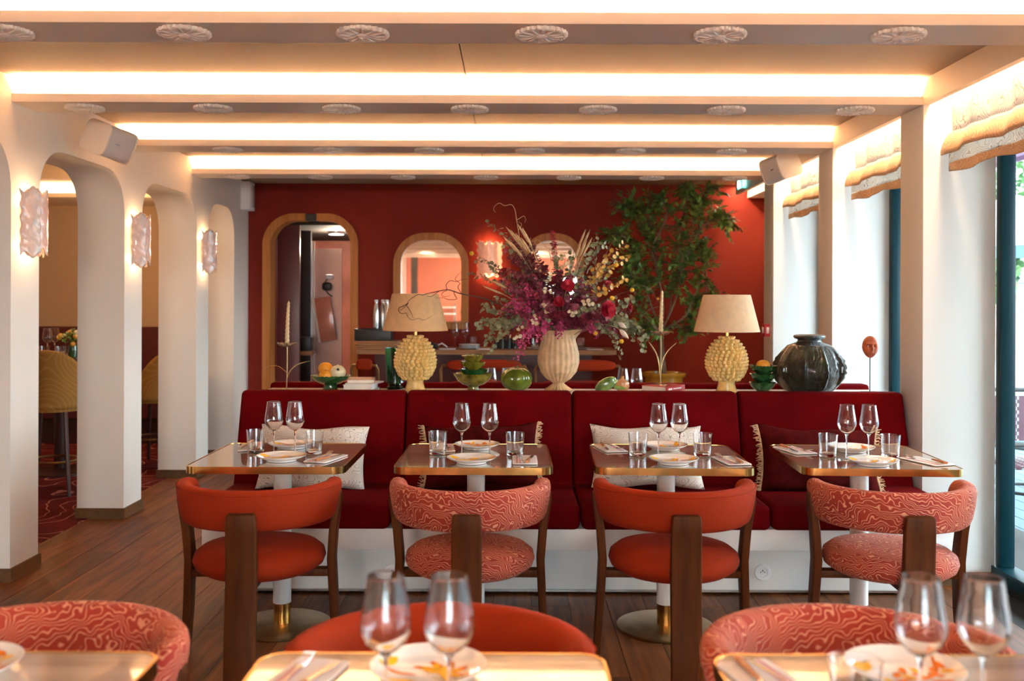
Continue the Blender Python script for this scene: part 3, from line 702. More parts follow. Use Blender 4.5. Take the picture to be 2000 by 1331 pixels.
for x_ in (-6, -3, 0, 3, 6): m = MB(); m.bx(x_-.5, x_+.5, -3.06, -2.98, .6, 1.9); m.obj('window', M['teal'], t_, smooth=False)

# added fill downlights, out of view, warm the camera-facing surfaces
for i in range(4):
    for j in range(2):
        x_, y_ = -1.8+1.2*i, -3.2+1.55*j
        t_ = thing('fill_downlight', f'added fill downlight behind the photographer, {ORD[i]} from left, {["back", "front"][j]} row', 'ceiling light', (x_, y_, ZC-.004))
        m = MB(); m.lathe([(.055, .003), (.055, -.004), (.044, -.006), (.042, 0)], 28, caps=False); m.obj('ring', M['steel'], t_)
        m = MB(); m.lathe([(.042, .001), (.042, 0)], 24); m.obj('diffuser', M['emC'], t_)
        l_ = bpy.data.lights.new('fill_downlight_lamp', 'SPOT'); l_.energy = 90; l_.color = (1, .72, .47); l_.spot_size = radians(150); l_.spot_blend = 1; l_.shadow_soft_size = .12
        lo = bpy.data.objects.new('fill_downlight_lamp', l_); lo.location = (x_, y_, ZC-.03); COL.objects.link(lo)

for i, (x_, y_) in enumerate(((-.62, -3.4), (1.88, -3.4), (-.55, -2.4), (1.88, -2.4))):  # added globes, out of view, brighten upright surfaces facing the camera
    t_ = thing('fill_globe', 'added opal globe fill lamp behind the photographer, %s' % ['far left', 'far right', 'near left', 'near right'][i], 'lamp', (x_, y_, 1.95))
    m = MB(); m.lathe([(.03, .125), (.03, .16), (.008, .17), (.004, .175), (.004, ZC-1.95)], 16); m.obj('cord', M['black'], t_)
    m = MB(); m.ball((0, 0, 0), .12, 24, 16); m.obj('globe', emit('fill_globe_glow', (1, .84, .64, 1), 1.3), t_)
    l_ = bpy.data.lights.new('fill_globe_lamp', 'POINT'); l_.energy = 160; l_.color = (1, .84, .68); l_.shadow_soft_size = .13
    lo = bpy.data.objects.new('fill_globe_lamp', l_); lo.location = (x_, y_, 1.95); COL.objects.link(lo)
# ------------------------------------------------------------------ ceiling rosettes
def ros():
    p = Proto('ceiling_rosette', 'rosette')
    f = lambda a, r, z: (r*(1+.035*(1 if (a/(2*pi)*48) % 2 < 1 else -1)*(r > .07)), z-(.0035*abs(cos(12*a)) if .02 < r < .098 else 0))
    m = MB(); m.lathe([(.099, 0), (.101, -.004), (.101, -.016), (.094, -.019), (.088, -.015), (.06, -.014), (.03, -.014)], 96, f); p.part('petal_dish', m.mesh('petal_dish', M['plaster'], angle=25))
    m = MB()
    for k_ in range(12):
        a = 2*pi*k_/12; m.tube([(.022*cos(a), .022*sin(a), -.017), (.055*cos(a), .055*sin(a), -.021), (.088*cos(a), .088*sin(a), -.018)], [.002, .006, .003], 6)
    p.part('rays', m.mesh('rays', M['plaster']))
    m = MB(); m.lathe([(.024, -.012), (.024, -.022), (.016, -.029), (.004, -.031)], 20); p.part('knob', m.mesh('knob', M['plaster']))
    return p
RS = ros()
rows = [('nearest beam', BEAMS[5]+.115, 41, (-3, 2)), ('second beam', BEAMS[6]+.125, -86, (-3, 3)), ('third beam', BEAMS[7]+.125, 44.5, (-3, 2)), ('farthest beam', BEAMS[8]+.125, -82, (-3, 3))]
for nm, y, x0, (a, b_) in rows:
    for k_ in range(a, b_+1):
        RS.put(f'white pleated ceiling rosette on the {nm}, {ORD[k_-a]} from the left', ((x0+257*k_)*U, y, ZB), rz=random.random(), scale=(.94, .94, .75), group='pleated rosettes under the beams')

# ------------------------------------------------------------------ sconces
def sconce():
    p = Proto('wall_sconce', 'wall lamp')
    def sheet(z0, z1, a0, a1, rx, ry, off, seed, ruff):
        m = MB(); n, k2 = 28, 26; r_ = random.Random(seed); ph = r_.random()*6
        vs = []
        for j in range(k2+1):
            t0 = j/k2
            for i in range(n+1):
                s_ = i/n; a = a0+(a1-a0)*s_; e = max(abs(t0*2-1)-.75, 0)*4
                ex = 1+.10*e*(abs(s_*2-1)**4)+.012*sin(31*t0+9*a+ph)+.01*sin(13*t0-7*a)
                edge = .006*sin(29*t0+ph)*(abs(s_*2-1)**6)
                z = z0+(z1-z0)*t0+ruff*sin(9*a+ph)*(t0*2-1)**7
                vs.append((off[0]+rx*sin(a)*ex, off[1]-ry*cos(a)*ex+edge, z))
        fs = [(j*(n+1)+i, j*(n+1)+i+1, (j+1)*(n+1)+i+1, (j+1)*(n+1)+i) for j in range(k2) for i in range(n)]
        m.add(vs, fs); me = m.mesh('sheet', M['sconce']); return me
    # local: wall at x=0, room towards +x, y along the wall
    p.part('back_sheet', sheet(-.165, .160, radians(12), radians(168), .060, .115, (.018, .0), 1, .010))
    p.part('front_sheet', sheet(-.150, .155, radians(38), radians(150), .092, .095, (.022, -.012), 2, .018))
    p.part('side_flap', sheet(-.170, .165, radians(10), radians(62), .105, .108, (.018, -.014), 4, .016))
    m = MB(); m.bx(0, .012, -.045, .045, -.10, .10); p.part('wall_plate', m.mesh('wall_plate', M['white'], bevel=.002))
    m = MB(); m.ball((.028, 0, .0), .010); p.part('bulb', m.mesh('bulb', emit('sconce_bulb_glow', (1, .66, .3, 1), 12)))
    return p
SC = sconce()
for i, (z, nm) in enumerate(((1.0295, 'on the nearest pier'), (1.3235, 'on the middle pier'), (1.620, 'on the farthest pier'))):
    o = SC.put('crinkled white ceramic wall lamp '+nm, (XL, z*D, 1.82), group='ceramic wall lamps on the arcade piers')
    for ch in o.children:
        if ch.name.startswith(('back_sheet', 'front_sheet', 'side_flap')):
            so = ch.modifiers.new('thickness', 'SOLIDIFY'); so.thickness = .004
    for dz in (.12, -.12): point('sconce_lamp', (XL+.035, z*D, 1.82+dz), .35, (1, .62, .30), .012)
o = SC.put('crinkled white ceramic wall lamp on the red wall between the openings', (P(957, 0, 1.9).x, YB, P(0, 503, 1.88).z), rz=-pi/2)
for dz in (.13, -.13): point('sconce_lamp', (o.location.x, YB-.04, o.location.z+dz), .4, (1, .55, .25), .012)

# ------------------------------------------------------------------ speakers, exit sign, alarm
def speaker(label, c, ax, ro, hand):
    t_ = thing('wall_speaker', label, 'speaker', c, group='white wall speakers')
    a = Vector(ax).normalized(); up = Vector((0, 0, 1)); x = a.cross(up).normalized(); z = x.cross(a)
    R = Matrix((x, a, z)).transposed() @ Matrix.Rotation(radians(ro), 3, 'Y')
    def sec(L, w, h, y0, y1, e=.42):
        m = MB(); n = 40; g = lambda q: math.copysign(abs(q)**e, q)
        vs = []; prof = [(y0, .90), (y0+.004, .98), (y0+.012, 1), (y1-.012, 1), (y1-.004, .98), (y1, .9)]
        for yy, s_ in prof:
            for k_ in range(n):
                q = 2*pi*k_/n; vs.append(R @ Vector((w/2*g(cos(q))*s_, yy, h/2*g(sin(q))*s_)))
        fs = [(i*n+k_, i*n+(k_+1) % n, (i+1)*n+(k_+1) % n, (i+1)*n+k_) for i in range(5) for k_ in range(n)]
        fs += [tuple(reversed(range(n))), tuple(range(5*n, 6*n))]
        m.add(vs, fs); return m
    sec(0, .185, .185, -.10, .10).obj('grille_body', M['spkg'], t_)
    sec(0, .192, .192, -.117, -.097).obj('end_cap', M['spk'], t_)
    sec(0, .192, .192, .097, .113).obj('end_cap', M['spk'], t_)
    m = MB(); v = Vector((hand*.13, .02, .02)); m.tube([(0, 0, 0), v*.7, v], .02); m.obj('bracket', M['spk'], t_)
    m = MB(); m.box(R @ Vector((-hand*.094, -.03, 0)), (.004, .030, .006), mat=R); m.obj('badge', M['steel'], t_)
speaker('white speaker hung on the arcade wall above the second arch', P(208, 277, 1.15)+Vector((.015, 0, 0)), (.32, .93, -.12), 20, -1)
speaker('white speaker hung on the window-side beam', P(1523, 327, 1.42), (-.32, .93, -.10), -18, 1)
t_ = thing('exit_sign', 'glowing green exit sign on the far end of the window-side beam', 'sign', (XR, 1.78*D, 2.49))
m = MB(); m.bx(-.03, 0, -.08, .08, -.05, .05); m.obj('housing', M['white'], t_, bevel=.003)
m = MB(); m.bx(-.033, -.03, -.075, .075, -.046, .046); m.bx(-.028, -.002, -.084, -.08, -.046, .046); m.obj('lit_panel', M['emG'], t_, smooth=False)
m = MB(); m.tube([(-.035, -.02, .03), (-.035, -.02, .031)], .012); m.box((-.035, -.015, 0), (.003, .02, .05)); m.box((-.035, -.035, -.025), (.003, .012, .035)); m.box((-.035, .005, -.025), (.003, .012, .035)); m.box((-.035, .05, -.005), (.003, .02, .06)); m.bx(-.022, -.012, -.0865, -.084, -.035, .02)
m.obj('running_figure', M['emGw'], t_, smooth=False)
t_ = thing('emergency_lamp', 'white emergency lamp box high in the corner of the red wall', 'lamp', (XL, 9.12, 2.27))
m = MB(); m.bx(0, .085, -.09, .09, 0, .265); m.obj('housing', M['white'], t_, bevel=.006)
m = MB(); m.bx(.085, .09, -.07, .07, .03, .235); m.obj('diffuser', M['porc'], t_, bevel=.002)
m = MB(); m.ball((.088, -.05, .20), .006); m.obj('indicator', M['black'], t_)
t_ = thing('fire_alarm_point', 'small red fire alarm box on the farthest window column', 'alarm', (XR, 1.60*D, 1.20))
m = MB(); m.bx(-.045, 0, -.05, .05, -.05, .05); m.obj('box', M['alarm'], t_, bevel=.005)
m = MB(); m.bx(-.049, -.045, -.025, .025, -.025, .025); m.bx(-.030, -.01, -.054, -.05, -.025, .025); m.obj('button_plate', M['white'], t_, bevel=.001)

# ------------------------------------------------------------------ banquette
bx0, bx1 = -553*U, 800*U
t_ = thing('front_banquette', 'garnet velvet banquette with four seat bays on a white base facing the camera', 'sofa', (0, 0, 0))
xs = [bx0+(bx1-bx0)*k_/4 for k_ in range(5)]
y_f, y_b = .905*D, 1.02*D
for k_ in range(4):
    w = xs[k_+1]-xs[k_]-.006; cx = (xs[k_]+xs[k_+1])/2
    m = MB(); m.box((cx, (y_f+y_b+.06)/2, .435), (w, y_b+.06-y_f, .115)); m.obj('seat_cushion', M['velvet'], t_, bevel=.028, seg=4)
    m = MB()
    yb0, yb1 = 1.012*D, 1.044*D
    m.add([(x, y, z) for x in (cx-w/2, cx+w/2) for (y, z) in ((yb0, .46), (yb1, .949), (yb1+.10, .949), (yb1+.10, .46))],
          [(0, 1, 2, 3), (7, 6, 5, 4), (0, 4, 5, 1), (1, 5, 6, 2), (2, 6, 7, 3), (3, 7, 4, 0)])
    m.obj('back_cushion', M['velvet'], t_, bevel=.022, seg=4)
m = MB(); m.bx(bx0+.004, bx1-.004, .912*D, 1.05*D, .28, .378); m.obj('seat_box', M['bench'], t_, bevel=.003)
m = MB(); m.bx(bx0+.03, bx1-.004, .968*D, 1.06*D, .012, .28); m.obj('base_panel', M['bench'], t_, smooth=False)
m = MB(); m.bx(bx0+.03, bx1-.004, .965*D, .968*D, .012, .022); m.obj('plinth_strip', M['steel'], t_, smooth=False)
t_ = thing('rear_banquette', 'garnet banquette back to back with the front one, behind the display shelf', 'sofa', (0, 0, 0))
m = MB(); m.bx(-534*U, 790*U, 1.129*D, 1.15*D, .40, .957); m.obj('backrest', M['velvet'], t_, bevel=.02, seg=3)
m = MB(); m.bx(-534*U, 790*U, 1.15*D, 1.26*D, .34, .46); m.obj('seat', M['velvet'], t_, bevel=.02, seg=3)
m = MB(); m.bx(-534*U, 790*U, 1.135*D, 1.22*D, .01, .34); m.obj('base', M['bench'], t_, smooth=False)
ZS = .928
t_ = thing('display_shelf', 'pale shelf top running between the two banquettes', 'shelf', (0, 0, 0))
m = MB(); m.bx(-528*U, 785*U, 1.066*D+.005, 1.1285*D, ZS-.03, ZS); m.obj('shelf_top', M['bench'], t_, bevel=.003)
m = MB(); m.bx(-520*U, 780*U, 1.075*D, 1.12*D, .01, ZS-.03); m.obj('shelf_base', M['bench'], t_, smooth=False)
for i, (px, nm) in enumerate(((767, 'left'), (1491, 'right'))):
    q = P(px, 1118, .968)
    t_ = thing('wall_socket', f'round white power socket on the banquette base, the {nm} one', 'socket', (q.x, .968*D, q.z), rot=(pi/2, 0, 0), group='round sockets on the banquette base')
    m = MB(); m.lathe([(.040, 0), (.040, .006), (.037, .009), (.024, .009), (.022, .002), (.004, .002)], 32); m.obj('face_ring', M['white'], t_)
    m = MB(); m.tube([(-.009, 0, .001), (-.009, 0, .005)], .0025); m.tube([(.009, 0, .001), (.009, 0, .005)], .0025); m.tube([(0, .008, .001), (0, .008, .008)], .003); m.obj('pin_holes', M['black'], t_)

# ------------------------------------------------------------------ chairs
def chair_meshes(fab):
    out = {}
    R = .255; n = 56; m = MB(); rg = 16; vs = []
    a0, a1 = radians(-196), radians(16)
    for i in range(n+1):
        s_ = i/n; a = a0+(a1-a0)*s_; e = min(s_, 1-s_)*n/3.2; sc = sqrt(max(0.0, 1-(1-min(1, e))**2))*.97+.03
        for k_ in range(rg):
            q = 2*pi*k_/rg; g = lambda v, p_: math.copysign(abs(v)**p_, v)
            w_ = .034*g(cos(q), .7)*sc; h = .079*g(sin(q), .55)*sc
            r_ = R+w_+.012*(h/.079)+.006
            vs.append((r_*cos(a)*1.06, r_*sin(a), .643+h))
    fs = [(i*rg+k_, i*rg+(k_+1) % rg, (i+1)*rg+(k_+1) % rg, (i+1)*rg+k_) for i in range(n) for k_ in range(rg)]
    fs += [tuple(reversed(range(rg))), tuple(range(n*rg, (n+1)*rg))]
    m.add(vs, fs); out['backrest'] = m.mesh('backrest', fab, angle=80)
    m = MB(); m.tube([((R+.046)*1.06*cos(a), (R+.046)*sin(a), .706) for a in [radians(-178+176*k_/40) for k_ in range(41)]], .0028, 6); out['piping'] = m.mesh('piping', fab)
    m = MB(); m.lathe([(.02, .358), (.15, .356), (.215, .366), (.247, .388), (.256, .412), (.250, .436), (.225, .456), (.17, .468), (.08, .473), (.02, .474)], 48); out['seat'] = m.mesh('seat', fab, angle=80)
    return out
def loft(secs):
    """secs: list of (centre, half width x, half depth y) rectangles"""
    m = MB(); vs = []
    for c, w, d_ in secs:
        for sx, sy in ((-1, -1), (1, -1), (1, 1), (-1, 1)): vs.append((c[0]+sx*w, c[1]+sy*d_, c[2]))
    n = len(secs)
    fs = [(i*4+k_, i*4+(k_+1) % 4, (i+1)*4+(k_+1) % 4, (i+1)*4+k_) for i in range(n-1) for k_ in range(4)]
    fs += [(3, 2, 1, 0), tuple((n-1)*4+k_ for k_ in range(4))]
    return m.add(vs, fs)
PL = loft([((0, -.338, 0), .056, .015), ((0, -.330, .15), .056, .016), ((0, -.312, .32), .056, .018), ((0, -.306, .45), .056, .018), ((0, -.315, .58), .055, .017), ((0, -.322, .640), .052, .015), ((0, -.323, .648), .046, .012)])
PLANK = PL.mesh('back_leg', M['walnut'], bevel=.006, seg=3)
def sleg(s):
    return loft([((s*.302, .035, 0), .015, .026), ((s*.288, .030, .20), .016, .032), ((s*.279, .02, .40), .016, .036), ((s*.288, .012, .52), .016, .034), ((s*.307, .002, .64), .014, .030), ((s*.308, .0, .672), .011, .024)]).mesh('side_leg', M['walnut'], bevel=.006, seg=3)
SL = {s: sleg(s) for s in (-1, 1)}
m = MB(); m.box((0, -.15, .345), (.05, .32, .03)); m.box((0, .02, .345), (.54, .05, .03)); BR = m.mesh('seat_rail', M['walnut'], bevel=.004)
CM = {'orange': chair_meshes(M['orange']), 'zebra': chair_meshes(M['zebra'])}
def chair(label, loc, rz, kind, group):
    r = thing('dining_chair', label, 'chair', loc, rz, group); c = CM[kind]
    b_ = mk('backrest', c['backrest'], r)
    if kind == 'orange': mk('piping', c['piping'], b_)
    mk('seat', c['seat'], r); mk('back_leg', PLANK, r); mk('side_leg', SL[-1], r); mk('side_leg', SL[1], r); mk('seat_rail', BR, r)
    if kind == 'zebra':
        for ch in r.children:
            if ch.name.startswith(('backrest', 'seat')) and 'rail' not in ch.name:
                pass
    return r
TX = [-388, -60, 262, 590]; CX = [-385, -63, 249, 580]
tn = ['leftmost banquette table', 'second banquette table', 'third banquette table', 'rightmost banquette table']
kinds = ['orange', 'zebra', 'orange', 'zebra']
for i in range(4):
    fb = 'orange velvet' if kinds[i] == 'orange' else 'coral patterned velvet'
    chair(f'{fb} chair with its back to the camera at the {tn[i]}', (CX[i]*U, .786*D, 0), radians([2, 0, -1, -2][i]), kinds[i], 'chairs facing the banquette')
FX = [-383, -56, 275]
for i in range(3):
    kd = ['zebra', 'orange', 'zebra'][i]; fb = ['coral wave-patterned velvet', 'burnt orange velvet', 'coral wave-patterned velvet'][i]
    chair(f'{fb} chair facing the camera at the {["left", "middle", "right"][i]} foreground table', (FX[i]*U, .405*D, 0), radians(180+[2, 0, -4][i]), kd, 'chairs at the foreground tables')

# ------------------------------------------------------------------ tables
def rsq(w, d_, r, n=8):
    pts = []
    for sx, sy, a0 in ((1, 1, 0), (-1, 1, pi/2), (-1, -1, pi), (1, -1, 1.5*pi)):
        for k_ in range(n+1):
            a = a0+pi/2*k_/n; pts.append((sx*(w/2-r)+r*cos(a), sy*(d_/2-r)+r*sin(a)))
    return pts
TW, TD = .648, .672
TP = Proto('bistro_table', 'table')
f3 = lambda u, v, w: (u, v, w)
m = MB(); m.prism([rsq(TW-.012, TD-.012, .045)], .726, .750, f3); TP.part('tabletop', m.mesh('tabletop', M['tabletop'], angle=30))
m = MB(); m.prism([rsq(TW, TD, .05), rsq(TW-.012, TD-.012, .045)], .722, .7515, f3); TP.part('brass_rim', m.mesh('brass_rim', M['brass'], angle=50))
m = MB(); m.bx(-.2, .2, -.2, .2, .712, .724); TP.part('under_plate', m.mesh('under_plate', M['black'], smooth=False))
m = MB(); m.lathe([(.039, .105), (.039, .712)], 28); TP.part('post', m.mesh('post', M['postw']))
m = MB(); m.lathe([(.037, .01), (.037, .108)], 28); TP.part('post_sleeve', m.mesh('post_sleeve', M['brass']))
m = MB(); m.lathe([(.210, 0), (.212, .004), (.212, .010), (.205, .013), (.03, .015)], 56); TP.part('base_disc', m.mesh('base_disc', M['brassd']))
TY = .8685*D; TR = [0, 0, radians(2.2), radians(2.6)]
for i in range(4):
    TP.put(f'brass-rimmed bistro table, {["leftmost", "second from the left", "third from the left", "rightmost"][i]} of four before the banquette', (TX[i]*U, TY, 0), -TR[i], 'bistro tables along the banquette')
FTX = [-381, -57, 272]; FTY = .3785*D-TD/2
for i in range(3):
    TP.put(f'bistro table with brass rim in the foreground, {["left", "middle", "right"][i]} one', (FTX[i]*U, FTY, 0), 0, 'bistro tables in the foreground')

# ------------------------------------------------------------------ tableware
def shell(prof, th):
    """closed glass wall: outer profile up, inner profile down"""
    return prof
GW = Proto('wine_glass', 'glass')
outer = [(.0005, .1085), (.008, .110), (.020, .117), (.032, .129), (.0395, .146), (.0405, .158), (.038, .176), (.034, .200), (.0295, .232), (.0293, .2345)]
inner = [(.0284, .2345), (.0284, .232), (.0328, .200), (.0368, .176), (.0393, .158), (.0383, .1465), (.031, .131), (.020, .1195), (.008, .1125), (.0004, .1115)]
m = MB(); m.lathe(outer+inner, 36, caps=False); GW.part('bowl', m.mesh('bowl', M['glass'], angle=89))
m = MB(); m.lathe([(.0004, .0035), (.0033, .006), (.0028, .03), (.0028, .085), (.004, .100), (.008, .1085), (.0004, .1087)], 14, caps=False); GW.part('stem', m.mesh('stem', M['glass'], angle=89))
m = MB(); m.lathe([(.0004, .0), (.034, .0), (.035, .0008), (.032, .0016), (.012, .0028), (.0004, .0038)], 32, caps=False); GW.part('foot', m.mesh('foot', M['glass'], angle=89))
GT = Proto('water_tumbler', 'glass')
fl = lambda a, r, z: (r*(1-(.022*abs(cos(14*a)) if z > .010 and z < .088 else 0)), z)
po = [(.0004, 0), (.034, 0), (.036, .002), (.0365, .012), (.0415, .088), (.0425, .098)]; pi_ = [(.0412, .098), (.0402, .088), (.0345, .014), (.030, .012), (.0004, .012)]
m = MB(); m.lathe(po+pi_, 112, fl, caps=False); GT.part('tumbler_body', m.mesh('tumbler_body', M['glass'], angle=60))
PT = [Proto('painted_plate', 'plate') for _ in range(3)]
prof = [(.001, .004), (.055, .004), (.058, 0), (.062, 0), (.064, .006), (.088, .014), (.103, .023), (.1035, .0245), (.100, .0245), (.086, .017), (.066, .011), (.001, .0095)]
m = MB(); m.lathe(prof, 56, caps=False); PM = m.mesh('dish', M['porc'], angle=60)
def ph(r):
    pts = [(0, .0098), (.066, .0113), (.086, .0173), (.100, .0248)]
    for (r0, z0), (r1, z1) in zip(pts, pts[1:]):
        if r <= r1: return z0+(z1-z0)*(r-r0)/(r1-r0)+.0005
    return .0253
def blob(m, cx, cy, rx, ry, rot, n=22, tip=0, lay=0):
    rx *= 1.2; ry *= 1.2
    vs = []; R_ = [(0, 0)]
    rings = 5; pts = []
    for j in range(1, rings+1):
        for k_ in range(n):
            a = 2*pi*k_/n; u = cos(a)*rx*j/rings*(1+tip*max(0, cos(a))**6); v = sin(a)*ry*j/rings
            pts.append((cx+u*cos(rot)-v*sin(rot), cy+u*sin(rot)+v*cos(rot)))
    allp = [(cx, cy)]+pts
    vs = [(x, y, ph(min(.0995, sqrt(x*x+y*y)))+lay) for x, y in allp]
    fs = [(0, 1+k_, 1+(k_+1) % n) for k_ in range(n)]
    for j in range(rings-1):
        fs += [(1+j*n+k_, 1+j*n+(k_+1) % n, 1+(j+1)*n+(k_+1) % n, 1+(j+1)*n+k_) for k_ in range(n)]
    m.add(vs, [tuple(reversed(f)) if 0 else f for f in fs])
def stroke(m, pts, w, lay=0):
    # smooth brush stroke on the plate
    P2 = []
    for i in range(len(pts)-1):
        p0 = pts[max(i-1, 0)]; p1 = pts[i]; p2 = pts[i+1]; p3 = pts[min(i+2, len(pts)-1)]
        for k_ in range(5):
            t0 = k_/5; f = lambda a, b_, c, d_: .5*((2*b_)+(-a+c)*t0+(2*a-5*b_+4*c-d_)*t0*t0+(-a+3*b_-3*c+d_)*t0**3)
            P2.append((f(p0[0], p1[0], p2[0], p3[0]), f(p0[1], p1[1], p2[1], p3[1])))
    P2.append(pts[-1]); vs = []; n = len(P2)
    for i, p in enumerate(P2):
        q0 = P2[max(i-1, 0)]; q1 = P2[min(i+1, n-1)]; dx, dy = q1[0]-q0[0], q1[1]-q0[1]; L = math.hypot(dx, dy) or 1
        ww = 1.4*w*(.35+.65*sin(pi*(i+.5)/n))
        for s_ in (-1, 0, 1):
            x, y = p[0]-dy/L*ww*s_, p[1]+dx/L*ww*s_; vs.append((x, y, ph(min(.0995, math.hypot(x, y)))+lay))
    m.add(vs, [(i*3+k_, i*3+k_+1, i*3+k_+4, i*3+k_+3) for i in range(n-1) for k_ in (0, 1)])
def deco(v):
    y, o, d_ = MB(), MB(), MB(); r_ = random.Random(v*5+1)
    if v == 0:    # lemons
        blob(o, -.032, -.012, .034, .020, .15, tip=.2); blob(y, -.030, -.010, .029, .016, .15, tip=.2, lay=.0003)
        blob(o, .012, .030, .017, .011, 1.0, tip=.3); blob(y, .012, .030, .014, .009, 1.0, tip=.3, lay=.0003)
        blob(y, .078, .010, .014, .008, .8, tip=.3); blob(y, -.075, .035, .015, .010, .4, tip=.3)
        stroke(o, [(.02, -.03), (.04, -.015), (.06, -.02), (.085, 0)], .0035); stroke(o, [(-.08, .02), (-.065, .005), (-.07, -.02)], .0025)
        stroke(d_, [(-.002, .038), (.004, .05), (.016, .055)], .0012, .0004); stroke(d_, [(.0, -.012), (.012, -.016), (.03, -.01)], .0012, .0004)
    elif v == 1:  # leafy branch
        stroke(o, [(-.06, -.05), (-.02, -.03), (.02, -.035), (.06, -.01), (.085, .03)], .004)
        for k_ in range(11):
            t0 = k_/10; x, yy = -.055+.13*t0, -.045+.05*t0+.02*sin(5*t0); a = 1.2+1.1*(k_ % 2)*-2+r_.uniform(-.4, .4)
            L = r_.uniform(.018, .034); (stroke(o if k_ % 3 else y, [(x, yy), (x+L*.5*cos(a), yy+L*.5*sin(a)+.004), (x+L*cos(a), yy+L*sin(a))], .0045, .0002))
        blob(y, -.06, .035, .022, .014, .6, tip=.3); blob(y, -.015, -.065, .016, .010, .2, tip=.3); blob(o, .03, -.06, .014, .010, -.5, tip=.3)
        stroke(d_, [(-.05, .05), (-.035, .06), (-.02, .058)], .0012, .0004)
    else:         # coral sprig and lemons
        for a in (.2, .9, 1.6, 2.3, -.5): stroke(o, [(.02, -.01), (.02+.025*cos(a), -.01+.025*sin(a)), (.02+.055*cos(a+.3), -.01+.055*sin(a+.3))], .006)
        for a in (.5, 1.3, 2.0, 2.7, -.2, -.9): stroke(y, [(.02, -.01), (.02+.02*cos(a), -.01+.02*sin(a)), (.02+.042*cos(a-.3), -.01+.042*sin(a-.3))], .005, .0003)
        stroke(o, [(-.02, -.02), (-.05, -.012), (-.08, .01)], .0035); blob(y, -.075, .03, .016, .011, 1.0, tip=.4); blob(y, -.045, -.055, .018, .012, .2, tip=.3); blob(o, .0, -.075, .014, .009, 0, tip=.3)
        stroke(d_, [(.01, -.03), (.02, -.04), (.035, -.042)], .0015, .0005)
    return [('lemon_paint', y.mesh('lemon_paint', M['yel'])), ('orange_paint', o.mesh('orange_paint', M['orp'])), ('line_paint', d_.mesh('line_paint', M['dkp']))]
for v in range(3): PT[v].part('dish', PM, subs=deco(v))
NP = Proto('folded_napkin', 'napkin')
m = MB(); m.supere((0, 0, .0025), (.105, .225, .005), .25, .12, 28, 8, fn=lambda p: Vector((p.x, p.y, p.z*(1+.15*sin(40*p.x))))); NP.part('linen', m.mesh('linen', M['napkin']))
m = MB(); [m.bx(x_, x_+.007, -.105, .105, .0049, .0054) for x_ in (-.036, -.024)]; NP.part('pink_stripe', m.mesh('pink_stripe', M['pink'], smooth=False))
FK = Proto('table_fork', 'fork')
m = MB(); m.tube([(0, -.10, .004), (0, -.03, .005), (0, .035, .006), (0, .052, .004)], [.0045, .0035, .0022, .009], 8, flat=.4); FK.part('fork_handle', m.mesh('fork_handle', M['steel']))
m = MB()
for x_ in (-.009, -.003, .003, .009): m.tube([(x_*.8, .050, .004), (x_, .072, .007), (x_, .100, .014)], [.0018, .0014, .0008], 6)
FK.part('tines', m.mesh('tines', M['steel']))
KN = Proto('table_knife', 'knife')
m = MB(); m.tube([(0, -.105, .006), (0, -.08, .0065), (0, -.03, .006), (0, -.008, .006)], [.007, .0085, .0065, .0055], 10, flat=.7); KN.part('wooden_handle', m.mesh('wooden_handle', M['knifew']))
m = MB(); m.add([(-.005, -.01, .004), (.006, -.01, .004), (.009, .06, .004), (.003, .105, .004), (-.005, .08, .004), (-.005, -.01, .0055), (.006, -.01, .0055), (.009, .06, .005), (.003, .105, .0045), (-.005, .08, .0055)], [(0, 1, 2, 3, 4), (9, 8, 7, 6, 5), (0, 5, 6, 1), (1, 6, 7, 2), (2, 7, 8, 3), (3, 8, 9, 4), (4, 9, 5, 0)]); KN.part('blade', m.mesh('blade', M['steel'], smooth=False))

ZT = .7515; ORDT = ['leftmost banquette table', 'second banquette table', 'third banquette table', 'rightmost banquette table']
def on(px, z): return Vector(((px-1000)*z*U, z*D, ZT))
ROW = [dict(g=((536, .859), (577, .859)), t=((501, .880), (614, .872)), pf=(570, .905), pn=(551, .8335), nl=(492, .905, 10), nr=(638, .842, -16)),
       dict(g=((903, .852), (957.5, .852)), t=((856, .872), (1007, .868)), pf=(933, .905), pn=(922, .826), nl=(866, .905, 6), nr=(1026, .838, 0)),
       dict(g=((1287, .852), (1328, .852)), t=((1247, .868), (1373, .868)), pf=(1300, .905), pn=(1317, .826), nl=(1192, .906, 12), nr=(1428, .838, 8)),
       dict(g=((1654.5, .848), (1698, .848)), t=((1618, .866), (1740, .862)), pf=(1664, .896), pn=(1706, .822), nl=(1553, .898, 14), nr=(1810, .838, 18))]
def setnap(label, c, rz, grp, back=False):
    a = radians(rz)+(pi if back else 0)
    NP.put('folded white napkin '+label, c, a, grp)
    R_ = Matrix.Rotation(a, 3, 'Z')
    FK.put('steel fork lying on the napkin '+label, c+R_ @ Vector((-.018, .0, .0055)), a+radians(4), 'forks')
    KN.put('wooden-handled knife lying on the napkin '+label, c+R_ @ Vector((.022, -.005, .0055)), a-radians(8), 'knives')
